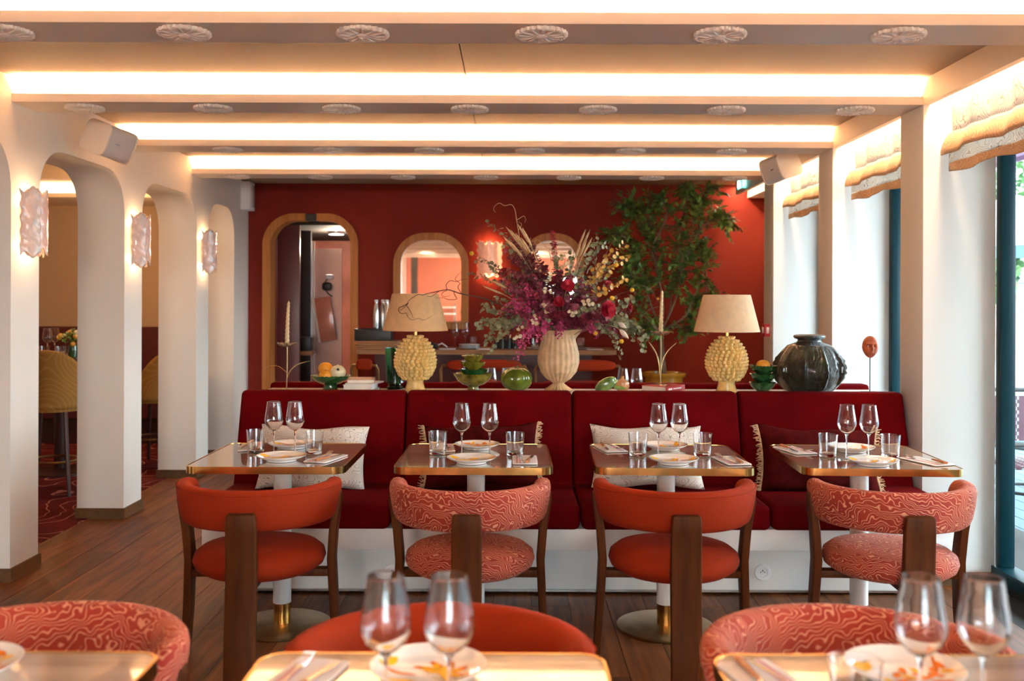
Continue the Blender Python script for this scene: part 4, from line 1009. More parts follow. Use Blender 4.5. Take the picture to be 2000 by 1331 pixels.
for i, r_ in enumerate(ROW):
    tb = ORDT[i]
    for j, (px, z) in enumerate(r_['g']): GW.put(f'stemmed wine glass, {["left", "right"][j]} of the pair on the {tb}', on(px, z), 0, 'wine glasses on the banquette tables')
    for j, (px, z) in enumerate(r_['t']): GT.put(f'ribbed water tumbler at the {["left", "right"][j]} of the {tb}', on(px, z), .1*i, 'ribbed tumblers on the banquette tables')
    PT[i % 2 if i != 3 else 1].put(f'white plate with painted fruit on the {tb}, far side', on(*r_['pf']), [2.6, 2.2, .6, .4][i], 'painted plates')
    PT[0].put(f'white plate with painted lemons on the {tb}, near side', on(*r_['pn']), [.1, 0, .05, -.2][i], 'painted plates')
    c = on(r_['nl'][0], r_['nl'][1]); setnap(f'at the far left of the {tb}', c, r_['nl'][2], 'napkins', True)
    c = on(r_['nr'][0], r_['nr'][1]); setnap(f'at the near right of the {tb}', c, r_['nr'][2], 'napkins')
for i in range(3):
    tb = ['left', 'middle', 'right'][i]+' foreground table'; x = FTX[i]*U
    c = Vector((x, .354*D, ZT)); PT[[1, 2, 1][i]].put(f'white plate with orange and yellow painting on the {tb}', c, [1.0, 0, .3][i], 'painted plates')
    for j, dx in enumerate((-20, 19)): GW.put(f'wine glass, {["left", "right"][j]} of the pair on the {tb}', Vector((x+dx*U, .315*D, ZT)), 0, 'wine glasses on the foreground tables')
    setnap('on the '+tb, Vector((x-.245+.02*(i == 1), .347*D, ZT)), [-8, -14, 16][i], 'napkins', i == 2)
    if i != 1: GT.put('ribbed water tumbler on the '+tb, Vector((x+(.165 if i == 1 else -.150), (.335 if i == 1 else .318)*D, ZT)), 0, 'ribbed tumblers on the foreground tables')

# ------------------------------------------------------------------ cushions
def cushion(name, label, px, py, w, h, z, mat, tilt=18, yaw=0, roll=0, fr=False, th=.13, grp=None):
    c = P(px, py, z); rot = Matrix.Rotation(radians(yaw), 3, 'Z') @ Matrix.Rotation(radians(-tilt), 3, 'X') @ Matrix.Rotation(radians(roll), 3, 'Y')
    t_ = thing(name, label, 'cushion', c, rot=rot.to_euler(), group=grp)
    m = MB(); N_ = 22; vs = []; rs = random.Random(int(px)); ph_ = rs.random()*6
    for sd in (-1, 1):
        for j in range(N_+1):
            for i in range(N_+1):
                u, v = -1+2*i/N_, -1+2*j/N_
                f = (max(0, (1-u*u))*max(0, (1-v*v)))**.38
                pin = 1-.07*(1-abs(v)**2)*abs(u)**3; pin2 = 1-.10*(1-abs(u)**2)*abs(v)**3
                wr = .006*sin(7*u+ph_+3*v)*f
                vs.append((u*w/2*pin, sd*(th/2*f)+wr, v*h/2*pin2+.006*sin(5*u+ph_)*abs(v)))
    n1 = N_+1; fs = []
    for sd in (0, 1):
        o_ = sd*n1*n1
        fs += [(o_+j*n1+i, o_+j*n1+i+1, o_+(j+1)*n1+i+1, o_+(j+1)*n1+i) for j in range(N_) for i in range(N_)]
    m.add(vs, fs); m.obj('cover', mat, t_, angle=80)
    if fr:
        m = MB()
        for sx in (-1, 1):
            for k_ in range(46):
                v = -1+2*k_/45; x = sx*w/2*(1-.07*(1-v*v)); z_ = v*h/2
                m.tube([(x, 0, z_), (x+sx*.014, rs.uniform(-.008, .008), z_+rs.uniform(-.006, .006)), (x+sx*rs.uniform(.022, .034), rs.uniform(-.012, .012), z_+rs.uniform(-.012, .008))], [.0042, .0034, .0014], 5)
            m.tube([(sx*w/2*(1-.07*(1-v*v)), 0, v*h/2) for v in [-1+2*k_/14 for k_ in range(15)]], .005, 6)
        o = m.obj('straw_fringe', M['fringe'], t_); o['kind'] = 'stuff'
cushion('line_pattern_cushion', 'white cushion with fine wavy lines behind the leftmost banquette table', 612, 894, .545, .33, .992, M['cushw'], 20, 0, 1, grp='white line-patterned cushions')
cushion('line_pattern_cushion', 'white cushion with fine wavy lines behind the third banquette table', 1264, 892, .56, .32, .992, M['cushw'], 20, 0, 0, grp='white line-patterned cushions')
cushion('fringed_cushion', 'dark maroon cushion with straw fringe behind the second banquette table', 941, 890, .58, .32, .992, M['cushr'], 20, 0, -2, fr=True, grp='maroon fringed cushions')
cushion('fringed_cushion', 'dark maroon cushion with straw fringe behind the rightmost banquette table', 1600, 898, .60, .33, .990, M['cushr'], 20, 0, 2, fr=True, grp='maroon fringed cushions')
# ------------------------------------------------------------------ things on the display shelf
ZD = 1.092
def SX(px, z=ZD): return (px-1000)*z*U
def sh(px, z=ZD): return Vector((SX(px, z), z*D, ZS))
def pine_lamp(px, label, shade_m):
    t_ = thing('pineapple_lamp', label, 'lamp', sh(px), group='pineapple table lamps')
    H0 = .038; body = [(.058, 0), (.060, .01), (.048, .05), (.052, .062), (.085, .085), (.107, .13), (.112, .165), (.103, .215), (.082, .255), (.055, .285), (.03, .302), (.012, .308)]
    m = MB(); m.lathe([(r*.93, z) for r, z in body], 40); o = m.obj('ceramic_body', M['amber'], t_)
    m = MB(); zs = [.076+.0185*j for j in range(13)]
    def rad(z):
        for (r0, z0), (r1, z1) in zip(body, body[1:]):
            if z <= z1: return r0+(r1-r0)*(z-z0)/(z1-z0)
        return .01
    for j, z in enumerate(zs):
        R_ = rad(z)*.95; n = max(6, int(2*pi*R_/.0265)); s_ = .0150*(.75+.25*R_/.11)
        for k_ in range(n):
            a = 2*pi*(k_+.5*(j % 2)+.06*sin(7*k_+j))/n; d = Vector((cos(a), sin(a), .45)).normalized()
            rot = d.to_track_quat('Z', 'Y').to_matrix()
            m.lathe([(s_*1.02, -.006), (s_*.95, .002), (s_*.55, .0105), (s_*.12, .0155)], 7, c=(R_*cos(a), R_*sin(a), z), tf=rot)
    o2 = m.obj('scales', M['amber'], o); o2['kind'] = 'stuff'
    m = MB(); m.lathe([(.060, 0), (.061, .006), (.056, .012)], 36); m.obj('foot_ring', M['amber'], o)
    m = MB(); m.lathe([(.010, .305), (.010, .345)], 16); m.obj('brass_neck', M['brass'], t_)
    z0, z1 = .333, .535
    m = MB(); m.lathe([(.1795, z0), (.128, z1), (.1265, z1), (.178, z0), (.1795, z0)], 48, caps=False); m.obj('lamp_shade', shade_m, t_)
    m = MB(); m.lathe([(.012, .345), (.012, .37), (.028, .40), (.020, .43)], 16); m.obj('bulb', M['porc'], t_)
    m = MB()
    for k_ in range(3): a = 2*pi*k_/3; m.tube([(0, 0, .36), (.165*cos(a), .165*sin(a), .36)], .0015, 5)
    m.obj('shade_carrier', M['brass'], t_)
pine_lamp(811.5, 'yellow pineapple-shaped ceramic lamp with tan shade, left of the flowers', M['shade'])
pine_lamp(1419.5, 'yellow pineapple-shaped ceramic lamp with pale shade, right of the flowers', M['shadeb'])

def bowl_mesh(R, H, foot, fh, wave=18, amp=.06, name='bowl_body', mat=None, th=.005):
    f = lambda a, r, z: (r*(1+(amp*abs(sin(wave*a/2))*.5 if r > R*.93 and z > H*.8 else 0)), z+(.004*abs(sin(wave*a/2)) if z > H*.92 and r > R*.9 else 0))
    prof = [(.001, 0), (foot, 0), (foot*.82, fh*.4), (foot*.85, fh), (R*.55, fh+(H-fh)*.15), (R*.85, fh+(H-fh)*.55), (R*.97, H*.93), (R, H), (R-th, H), (R*.93, H*.92), (R*.80, fh+(H-fh)*.6), (R*.5, fh+(H-fh)*.25), (.001, fh+.006)]
    m = MB(); m.lathe(prof, 108, f, caps=False); return m.mesh(name, mat, angle=50)
# green footed bowl with fruit
t_ = thing('footed_fruit_bowl', 'dark green footed ceramic bowl holding oranges, left end of the shelf', 'bowl', sh(646))
mk('bowl_body', bowl_mesh(.108, .082, .045, .036, 26, .05, mat=M['green']), t_)
b0 = sh(646)
def fruit(name, label, c, r, mat, stem, cat='fruit', sq=.93):
    f_ = thing(name, label, cat, c)
    m = MB(); m.ball((0, 0, r*sq), (r, r, r*sq), 22, 14, fn=lambda d: 1-.05*max(0, d.z)**8); m.obj('skin', mat, f_)
    m = MB(); m.lathe([(.004, r*2*sq-.007), (.005, r*2*sq-.002), (.002, r*2*sq+.001)], 8); m.obj('stem_button', stem, f_)
fruit('orange_fruit', 'upper orange in the dark green footed bowl', b0+Vector((-.030, .015, .083)), .040, M['orangef'], M['green'])
fruit('orange_fruit', 'lower orange half hidden in the dark green footed bowl', b0+Vector((-.022, -.03, .052)), .036, M['orangef'], M['green'])
fruit('pale_ceramic_fruit', 'pale cream ceramic fruit with a dark spot beside the oranges', b0+Vector((.042, -.01, .060)), .045, M['pome'], M['pome'])
o = bpy.data.objects[[x.name for x in bpy.data.objects if x.name.startswith('pale_ceramic_fruit')][-1]]
m = MB(); m.ball((.008, -.040, .060), (.008, .003, .008)); m.obj('dark_spot', M['black'], o)
# books
def book(label, c, w, d_, h, rz, cov, grp):
    b_ = thing('book', label, 'book', c, rz, grp)
    m = MB(); m.bx(-w/2+.003, w/2-.003, -d_/2+.003, d_/2-.003, .002, h-.002); m.obj('pages', M['paper'], b_, smooth=False)
    m = MB(); m.bx(-w/2, w/2, -d_/2, d_/2, 0, .0022); m.bx(-w/2, w/2, -d_/2, d_/2, h-.0022, h); m.bx(w/2-.002, w/2, -d_/2, d_/2, 0, h); m.obj('cover', cov, b_, smooth=False)
c = sh(708, 1.088)
book('white book at the bottom of the stack by the fruit bowl', c, .17, .22, .014, .05, M['bookw'], 'books by the fruit bowl')
book('thick white book second from the bottom of the stack by the fruit bowl', c+Vector((-.008, 0, .0142)), .155, .20, .028, -.03, M['bookw'], 'books by the fruit bowl')
book('thin white book near the top of the stack by the fruit bowl', c+Vector((.014, 0, .0424)), .15, .20, .008, -.2, M['bookw'], 'books by the fruit bowl')
book('tan book on top of the stack by the fruit bowl', c+Vector((-.004, 0, .0506)), .15, .19, .020, .12, M['bookb'], 'books by the fruit bowl')
c2 = sh(1296, 1.088)
book('thin pale book under the red book', c2+Vector((.02, 0, 0)), .22, .18, .010, radians(-12), M['bookw'], 'books under the right candlestick')
book('red book lying under the right candlestick', c2+Vector((0, 0, .0102)), .155, .20, .030, radians(-40), M['bookr'], 'books under the right candlestick')
rb_ = bpy.data.objects[[x.name for x in bpy.data.objects if x.name.startswith('book')][-1]]
m = MB(); m.bx(.0775, .0779, -.075, -.035, .010, .020); m.bx(.0775, .0779, -.025, .06, .012, .018); m.obj('spine_label', M['bookw'], rb_, smooth=False)
# green glass vase
t_ = thing('green_glass_vase', 'dark green footed glass vase beside the left lamp', 'vase', sh(772, 1.117))
f = lambda a, r, z: (r*(1-.02*abs(sin(9*a))), z)
m = MB(); m.lathe([(.001, 0), (.045, 0), (.046, .012), (.038, .02), (.036, .03), (.050, .036), (.048, .06), (.052, .15), (.058, .232), (.054, .232), (.047, .14), (.044, .05), (.001, .044)], 72, f, caps=False); m.obj('vessel', M['gglass'], t_)
# candlesticks
def candlestick(px, base_z, label, grp, lean, leftarc, rightarc, ydish, ycan, zz):
    b_ = sh(px, zz); b_.z = base_z
    t_ = thing('brass_candlestick', label, 'candlestick', b_, group=grp)
    zd = P(px, ydish, zz).z-b_.z; zc = P(px, ycan, zz).z-b_.z
    m = MB(); m.tube([(-.002, 0, .004), (0, 0, zd*.5), (0, 0, zd)], .0032, 8); m.obj('stem', M['brassd'], t_)
    m = MB(); m.lathe([(.035, 0), (.035, .003), (.004, .005)], 24); m.obj('base_plate', M['brassd'], t_)
    for nm, arc in (('left_leaf', leftarc), ('right_leaf', rightarc)):
        pts = [(SX(ax, zz)-b_.x, 0.0, P(0, ay, zz).z-b_.z+0.0035*((ax-px)*0)) for ax, ay in arc]
        n = len(pts); P2 = []
        for i in range(n-1):
            p0, p1, p2, p3 = (Vector(pts[max(i-1, 0)]), Vector(pts[i]), Vector(pts[i+1]), Vector(pts[min(i+2, n-1)]))
            for k_ in range(5): s_ = k_/5; P2.append(.5*((2*p1)+(p2-p0)*s_+(2*p0-5*p1+4*p2-p3)*s_*s_+(3*p1-p0-3*p2+p3)*s_**3))
        P2.append(Vector(pts[-1])); q = len(P2)
        m = MB(); m.tube(P2, [.0016+.0018*sin(pi*min(1, i/q*1.2)) if i < q-1 else .0006 for i in range(q)], 6, flat=.4); m.obj('leaf', M['brassd'], t_)
    f = lambda a, r, z: (r*(1+.08*abs(sin(6*a))*(r > .03)), z+(.004*abs(sin(6*a)) if r > .04 else 0))
    m = MB(); m.lathe([(.001, zd), (.012, zd), (.035, zd+.006), (.056, zd+.020), (.053, zd+.021), (.033, zd+.010), (.010, zd+.005), (.001, zd+.005)], 72, f, caps=False); m.obj('glass_dish', M['pglass'], t_)
    m = MB(); m.lathe([(.010, zd+.004), (.011, zd+.022), (.008, zd+.024)], 14); m.obj('candle_cup', M['brassd'], t_)
    c_ = thing('twisted_candle', 'ivory twisted candle in the '+grp[0], 'candle', b_+Vector((0, 0, zd+.012))) if 0 else thing('twisted_candle', 'ivory twisted candle standing in the '+label.split(',')[0].replace('tall ', ''), 'candle', b_+Vector((0, 0, zd+.010)), group='twisted candles')
    L = zc-zd-.010; vs = []; m = MB(); n = 24; K = 50
    for i in range(K+1):
        s_ = i/K; r0 = .0118*(1-.45*s_)*(1 if i < K-1 else .3)
        for k_ in range(n):
            a = 2*pi*k_/n; rr_ = r0*(1+.16*cos(3*(a-s_*22))); vs.append((rr_*cos(a)+lean*s_*s_, rr_*sin(a), L*s_))
    fs = [(i*n+k_, i*n+(k_+1) % n, (i+1)*n+(k_+1) % n, (i+1)*n+k_) for i in range(K) for k_ in range(n)]+[tuple(reversed(range(n))), tuple(range(K*n, (K+1)*n))]
    m.add(vs, fs); m.obj('wax', M['candle'], c_, angle=70)
    m = MB(); m.tube([(lean, 0, L-.001), (lean+.001, 0, L+.008)], .0008, 5); m.obj('wick', M['black'], c_)
candlestick(561, ZS, 'left brass candlestick with glass flower dish, before the doorway', 'candlesticks', .008, [(561, 727), (552, 719), (540, 713), (526, 714), (514, 722)], [(561, 737), (568, 722), (580, 711), (594, 706), (607, 703)], 678, 588, 1.086)
candlestick(1291, ZS+.041, 'right brass candlestick with glass flower dish, standing on the red book', 'candlesticks', .006, [(1290, 736), (1287, 705), (1280, 682), (1268, 664)], [(1291, 722), (1296, 697), (1306, 680), (1322, 665)], 656, 567, 1.088)
# olive bowls stack
c = sh(925, 1.092)
t_ = thing('footed_olive_bowl', 'yellow-green footed bowl under the stack of small bowls', 'bowl', c); mk('bowl_body', bowl_mesh(.112, .096, .036, .030, 30, .05, mat=M['olive']), t_)
for i, (R_, z_, dx, nm) in enumerate(((.078, .068, .004, 'lowest'), (.070, .108, -.006, 'middle'), (.062, .146, .0, 'topmost'))):
    t_ = thing('small_olive_bowl', f'small yellow-green scalloped bowl, {nm} in the stack on the footed bowl', 'bowl', c+Vector((dx, 0, z_)), .3*i, 'stack of yellow-green bowls', rot=(0, radians([0, 3, -4][i]), .3*i))
    mk('bowl_body', bowl_mesh(R_, .052, .034, .008, 26, .05, mat=[M['green'], M['olive'], M['olive']][i]), t_)
# ceramic pumpkin
t_ = thing('ceramic_pumpkin', 'glossy green ceramic pumpkin left of the wicker vase', 'ornament', sh(1010, 1.09))
f = lambda d: 1-.075*abs(cos(3.5*math.atan2(d.y, d.x)))**10*(1-abs(d.z)**4)-.12*max(0, d.z)**10
m = MB(); m.ball((0, 0, .071), (.088, .088, .070), 70, 24, fn=f); m.obj('pumpkin_body', M['gpump'], t_)
m = MB(); m.tube([(0, 0, .118), (.002, 0, .135), (.008, 0, .142)], [.010, .006, .005], 8)
for k_ in range(5): a = 2*pi*k_/5; m.tube([(0, 0, .130), (.022*cos(a), .022*sin(a), .134), (.04*cos(a), .04*sin(a), .126)], [.005, .005, .001], 6, flat=.5)
m.obj('stem', M['gpump'], t_)
m = MB(); m.tube([(.0, 0, .14), (-.02, 0, .16), (-.055, 0, .172), (-.07, 0, .19), (-.055, 0, .205), (-.045, 0, .19), (-.05, 0, .165)], .0016, 5); m.tube([(.0, 0, .14), (.02, 0, .17), (.03, 0, .20), (.02, 0, .215)], .0016, 5); m.obj('tendril', M['twig'], t_)
# glazed pepper and onion
t_ = thing('ceramic_pepper', 'green glazed ceramic pepper lying right of the wicker vase', 'ornament', sh(1186, 1.084))
f = lambda d: 1+.08*cos(3*math.atan2(d.z, d.y))
m = MB(); m.ball((-.005, 0, .044), (.062, .036, .034), 30, 18, fn=f, rot=Matrix.Rotation(radians(-28), 3, 'Y')); m.obj('pepper_body', M['pepper'], t_)
m = MB(); m.tube([(.04, -.02, .030), (.075, -.035, .028), (.098, -.035, .024)], [.012, .008, .006]); m.obj('stem', M['pepper'], t_)
t_ = thing('ceramic_onion', 'peach glazed ceramic onion beside the green pepper', 'ornament', sh(1216, 1.094))
m = MB(); m.lathe([(.012, 0), (.030, .008), (.040, .030), (.036, .052), (.018, .066), (.008, .074), (.011, .086), (.001, .088)], 30); m.obj('onion_body', M['peachf'], t_)
# small green bowls with orange
c = sh(1491, 1.083)
for i, (R_, z_, dx) in enumerate(((.070, 0, -.004), (.070, .046, .0), (.074, .092, .0))):
    t_ = thing('small_green_bowl', f'small dark green scalloped bowl, {["lowest", "middle", "topmost"][i]} of the stack beside the right lamp', 'bowl', c+Vector((dx, 0, z_)), .4*i, 'stack of dark green bowls')
    mk('bowl_body', bowl_mesh(R_, .056, .036, .010, 26, .06, mat=M['green']), t_)
fruit('orange_fruit', 'single orange on the stack of dark green bowls', c+Vector((0, 0, .112)), .038, M['orangef'], M['green'])
# big ribbed vase
t_ = thing('ribbed_vase', 'large bulging dark green glazed vase with crimped ribs', 'vase', sh(1581, 1.092))
def bv(a, r, z):
    if .01 < z < .268:
        q = ((a*10/(2*pi)+.15) % 1.0); w = min(q, 1-q)
        bumpy = 1+.022*noise.noise(Vector((cos(a)*12, sin(a)*12, z*110)))+.02*noise.noise(Vector((cos(a)*3, sin(a)*3, z*14)))
        fin = .115*math.exp(-(w/.055)**2)*(1+.22*sin(z*190+a*3))*sin(pi*min(1, z/.27))
        return (r*(bumpy*(1-.06)+fin), z)
    return (r, z)
pr = [(.10, 0)]+[(.105+.088*sin(pi*(s_/20)**.86)**.75, .272*s_/20) for s_ in range(1, 20)]+[(.092, .268), (.070, .276), (.062, .284), (.064, .292), (.080, .297), (.086, .306), (.082, .315), (.072, .318), (.064, .312), (.055, .29), (.055, .2)]
m = MB(); m.lathe(pr, 240, bv, caps=False); m.obj('vase_body', M['bigvase'], t_, angle=60)
# mask on a rod
q = P(1700, 678, 1.085)
t_ = thing('mask_on_rod', 'small terracotta face mask on a thin metal rod at the right end of the shelf', 'sculpture', (q.x, q.y, ZS))
hz = q.z-ZS
N_ = 30; vs = []; fs = []; idx = {}
def dome(u, v):
    wv_ = 1-.22*max(0, -v)**1.5; r2 = (u/(wv_))**2+v*v
    if r2 > 1: return None
    y = -.030*sqrt(1-r2)
    y -= .014*math.exp(-((u/.13)**2+((v+.10)/.28)**2)); y -= .007*math.exp(-((v-.30)/.10)**2)*(abs(u) < .7)
    y -= .006*math.exp(-((u/.3)**2+((v+.52)/.07)**2)); y += .008*math.exp(-((abs(u)-.36)**2/.03+(v-.05)**2/.02))
    return y
m = MB()
for sgn, dy in ((1, 0), (0, 1)):
    ids = {}
    for j in range(N_+1):
        for i in range(N_+1):
            # disc mapping
            a_, b_ = -1+2*i/N_, -1+2*j/N_; u, v = a_*sqrt(max(0, 1-b_*b_/2)), b_*sqrt(max(0, 1-a_*a_/2))
            wv_ = 1-.22*max(0, -v)**1.5; u2 = u*wv_*.999; y = dome(u2, v*.999) or 0
            ids[(i, j)] = len(m.v); m.v.append((u2*.0435, (y if sgn else .006), v*.060))
    for j in range(N_):
        for i in range(N_):
            u = -1+2*(i+.5)/N_; v = -1+2*(j+.5)/N_
            if abs(abs(u)-.36) < .14 and abs(v-.08) < .09: continue
            m.f.append((ids[(i, j)], ids[(i+1, j)], ids[(i+1, j+1)], ids[(i, j+1)]))
m.obj('mask', M['terra'], t_, loc=(0, 0, hz))
m = MB(); m.tube([(0, .004, .006), (0, .004, hz-.055)], .003, 8); m.obj('rod', M['black'], t_)
m = MB(); m.bx(-.04, .04, -.04, .04, 0, .008); m.obj('base_block', M['black'], t_, bevel=.001)

# ------------------------------------------------------------------ wicker vase
vb = sh(1091, 1.092)+Vector((0, 0, .005))
t_ = thing('wicker_vase', 'tall pale wicker vase with a spout holding the dried flowers', 'vase', vb)
VP = [(.070, 0), (.072, .004), (.050, .018), (.026, .036), (.024, .046), (.060, .068), (.092, .105), (.107, .155), (.106, .200), (.096, .245), (.083, .285), (.080, .310), (.086, .330)]
pp = []
for (r0, z0), (r1, z1) in zip(VP, VP[1:]):
    k2 = max(2, int((z1-z0)/.0035))
    for k_ in range(k2): pp.append((r0+(r1-r0)*k_/k2, z0+(z1-z0)*k_/k2))
pp.append(VP[-1]); idx_ = {round(z, 6): i for i, (r, z) in enumerate(pp)}
def wick(a, r, z):
    i = idx_.get(round(z, 6), 0); weave = .0016*cos(22*a)*(1 if (i//1) % 2 else -1)
    rib = .004*abs(cos(11*a))**3
    sp = max(0, cos(a-.0))**10*max(0, (z-.27)/.06)**2*.075 if z > .27 else 0
    return (r+weave+rib+sp, z+(.012*max(0, cos(a))**6*max(0, (z-.27)/.06) if z > .27 else 0))
m = MB(); m.lathe(pp, 176, wick, caps=False); o = m.obj('woven_body', M['wicker'], t_, angle=85)
so = o.modifiers.new('thickness', 'SOLIDIFY'); so.thickness = .004
m = MB(); m.tube([((.088+.004+.075*max(0, cos(a))**10)*cos(a), (.088+.004)*sin(a), .330+.012*max(0, cos(a))**6) for a in [2*pi*k_/48 for k_ in range(49)]], .004, 6); m.obj('braided_rim', M['wicker'], t_)

# ------------------------------------------------------------------ dried flowers
BQ = thing('dried_flower_bouquet', 'large bouquet of dried burgundy, magenta and eucalyptus stems in the wicker vase', 'flowers', vb+Vector((0, 0, .30)))
vo = BQ.location.copy(); rb = random.Random(11)
def bez(p0, p1, p2, n):
    return [p0*(1-s_)**2+p1*2*s_*(1-s_)+p2*s_*s_ for s_ in [i/n for i in range(n+1)]]
def stem_to(px, py, dz=0, bow=.35):
    tip = P(px, py, ZD)+Vector((0, dz, 0))-vo
    a = Vector((rb.uniform(-.04, .04), rb.uniform(-.04, .04), -.05))
    mid = Vector((tip.x*bow, tip.y*.5, max(tip.z*.72, .16) if tip.z > -.02 else .14+abs(tip.x)*.2))
    return bez(a, mid, tip, 22)
def disc_leaf(m, p, nrm, r, n=7, cup=.2):
    nrm = nrm.normalized(); u = nrm.orthogonal().normalized(); a0 = rb.random()*6; u = Matrix.Rotation(a0, 3, nrm) @ u; w = nrm.cross(u)
    vs = [p]+[p+(u*cos(2*pi*k_/n)+w*sin(2*pi*k_/n)*.85)*r+nrm*r*cup for k_ in range(n)]
    m.add(vs, [(0, 1+k_, 1+(k_+1) % n) for k_ in range(n)])
def rv(s_=1): return Vector((rb.uniform(-s_, s_), rb.uniform(-s_, s_), rb.uniform(-s_, s_)))
def sprig(name, px, py, mat, kind='disc', n=26, r=.012, dz=None, start=.35, smat='bark', spread=.012, bow=.35):
    n = int(n*1.35)
    if dz is None: dz = rb.uniform(-.16, .16)
    pts = stem_to(px, py, dz, bow); m = MB(); m.tube(pts, [.0022*(1-.6*i/22) for i in range(23)], 5)
    o = m.obj(name, M[smat], BQ); m = MB()
    for k_ in range(n):
        s_ = start+(1-start)*(k_+.5)/n; i = min(21, int(s_*22)); f_ = s_*22-i; p = pts[i].lerp(pts[i+1], f_); d = (pts[i+1]-pts[i]).normalized()
        sd = d.cross(rv()).normalized(); rr_ = 1.3*r*rb.uniform(.7, 1.15)*(1.15-.4*s_)
        if kind == 'disc': disc_leaf(m, p+sd*(rr_*.8+spread*rb.random()), (rv(.7)+sd*.3+d*.3+Vector((0, -.5, 0))), rr_)
        elif kind == 'pair':
            for sg in (-1, 1): disc_leaf(m, p+sd*sg*rr_*.9, (d+rv(.35)), rr_, 8, .25)
        elif kind == 'long': leaf(m, p, (sd+d*.8), r*2.6*rb.uniform(.7, 1.2), r*1.1, rb)
        elif kind == 'petal':
            for _ in range(3): disc_leaf(m, p+rv(spread*1.5), rv()+Vector((0, -.5, 0)), rr_*.85, 5, .35)
    c_ = m.obj('leaves', M[mat], o, smooth=False); c_['kind'] = 'stuff'; return o
E = 'eucalyptus_sprig'
for px, py, n in ((948, 432, 24), (925, 505, 22), (912, 532, 22), (940, 545, 20), (955, 520, 22), (985, 480, 24), (1250, 480, 0), (1165, 470, 24), (1215, 500, 22), (1195, 530, 24), (1185, 560, 22), (1230, 545, 0), (1120, 490, 24), (1210, 585, 20), (1160, 600, 20), (965, 585, 22), (1085, 500, 20), (1195, 470, 20)):
    if n: sprig(E, px+rb.uniform(-4, 4), py, 'euca', 'disc', n+6, .0125, bow=.3)
for px, py in ((945, 670), (930, 640), (955, 690), (962, 640), (940, 600), (975, 665), (1262, 660), (1240, 640), (1255, 690), (1225, 625), (1212, 700), (1228, 585), (985, 610)):
    sprig(E, px, py, 'euca', 'disc', 28, .0135, dz=rb.uniform(-.2, -.02), bow=.75)
for px, py in ((1000, 500), (1010, 480), (1020, 520), (1035, 540), (990, 530), (1000, 565), (1045, 570), (1110, 540), (1095, 560), (1070, 600), (1140, 640), (1180, 620), (1195, 600), (1215, 660), (1230, 610), (1060, 520), (1130, 520), (1150, 560), (1030, 470), (1170, 655), (990, 650), (1120, 600), (1090, 530), (1045, 620), (985, 490), (1000, 475), (1015, 505), (1030, 500), (1008, 535), (1025, 560), (975, 545), (1040, 590), (1060, 570), (1105, 580), (1140, 585), (1165, 600), (975, 615), (1185, 635)):
    sprig('burgundy_sprig', px, py, 'burg', 'disc' if px % 2 else 'pair', 30, .0135, dz=rb.uniform(-.22, .02), bow=.4)
sprig('burgundy_sprig', 1077, 452, 'crim', 'pair', 34, .0115, dz=-.02, start=.5, bow=.2)
for px, py in ((990, 560), (985, 600), (1010, 600), (1000, 590), (1030, 640), (1050, 660), (1060, 640), (1100, 645), (1090, 655), (1015, 690), (1020, 665), (1160, 640), (1010, 640), (1022, 560), (1165, 655)):
    sprig('magenta_sprig', px, py, 'mag', 'petal', 16, .0095, dz=rb.uniform(-.24, -.05), start=.62, spread=.014, bow=.5)
sprig('magenta_sprig', 1008, 702, 'mag', 'petal', 14, .008, dz=-.12, start=.6, bow=.8)
for _ in range(26):
    a_ = rb.uniform(0, pi); q_ = rb.random()**.5
    sprig('burgundy_sprig' if _ % 2 else E, 1085+105*q_*cos(a_)+8, 640-110*q_*sin(a_), 'burg' if _ % 2 else 'euca', 'disc', 26, .013, dz=rb.uniform(-.15, .12), start=.3, bow=.4)
def rose(px, py, R_, dz, mat='crim'):
    pts = stem_to(px, py, dz); m = MB(); m.tube(pts, .002, 5); o = m.obj('red_rose', M['bark'], BQ); m = MB(); c_ = pts[-1]; ax = (c_-pts[-3]).normalized()+Vector((0, -.8, .1)); ax.normalize()
    u = ax.orthogonal().normalized(); w = ax.cross(u)
    for j, (rr_, nn, cup) in enumerate(((.30, 5, .9), (.55, 7, .7), (.8, 9, .45), (1.0, 10, .15))):
        for k_ in range(nn):
            a = 2*pi*k_/nn+j*.4+rb.uniform(-.1, .1); d = u*cos(a)+w*sin(a); disc_leaf(m, c_+d*R_*rr_*.62+ax*R_*cup*.5, ax*(1.2-rr_*.6)-d*(.9*cup)+rv(.15), R_*.42, 7, .3)
    c2_ = m.obj('petals', M[mat], o, smooth=True); c2_['kind'] = 'stuff'
for a in ((1178, 605, .052, -.22), (1185, 560, .032, -.10), (1105, 560, .040, -.18), (1090, 590, .034, -.12), (985, 535, .034, -.12), (1225, 600, .022, -.10), (1040, 505, .030, .0), (1080, 550, .034, -.05)): rose(*a)
for px, py in ((1220, 478), (1218, 545), (1228, 500), (1175, 530)): sprig('golden_sprig', px, py, 'gold', 'disc', 15, .0135, dz=rb.uniform(-.2, .05), start=.6)
for px, py in ((1065, 540), (1060, 565), (1000, 660), (1062, 600), (1035, 630), (1120, 610), (1150, 590), (1100, 505)): sprig('cream_sprig', px, py, 'cream', 'disc', 6, .0125, dz=-.20, start=.8)
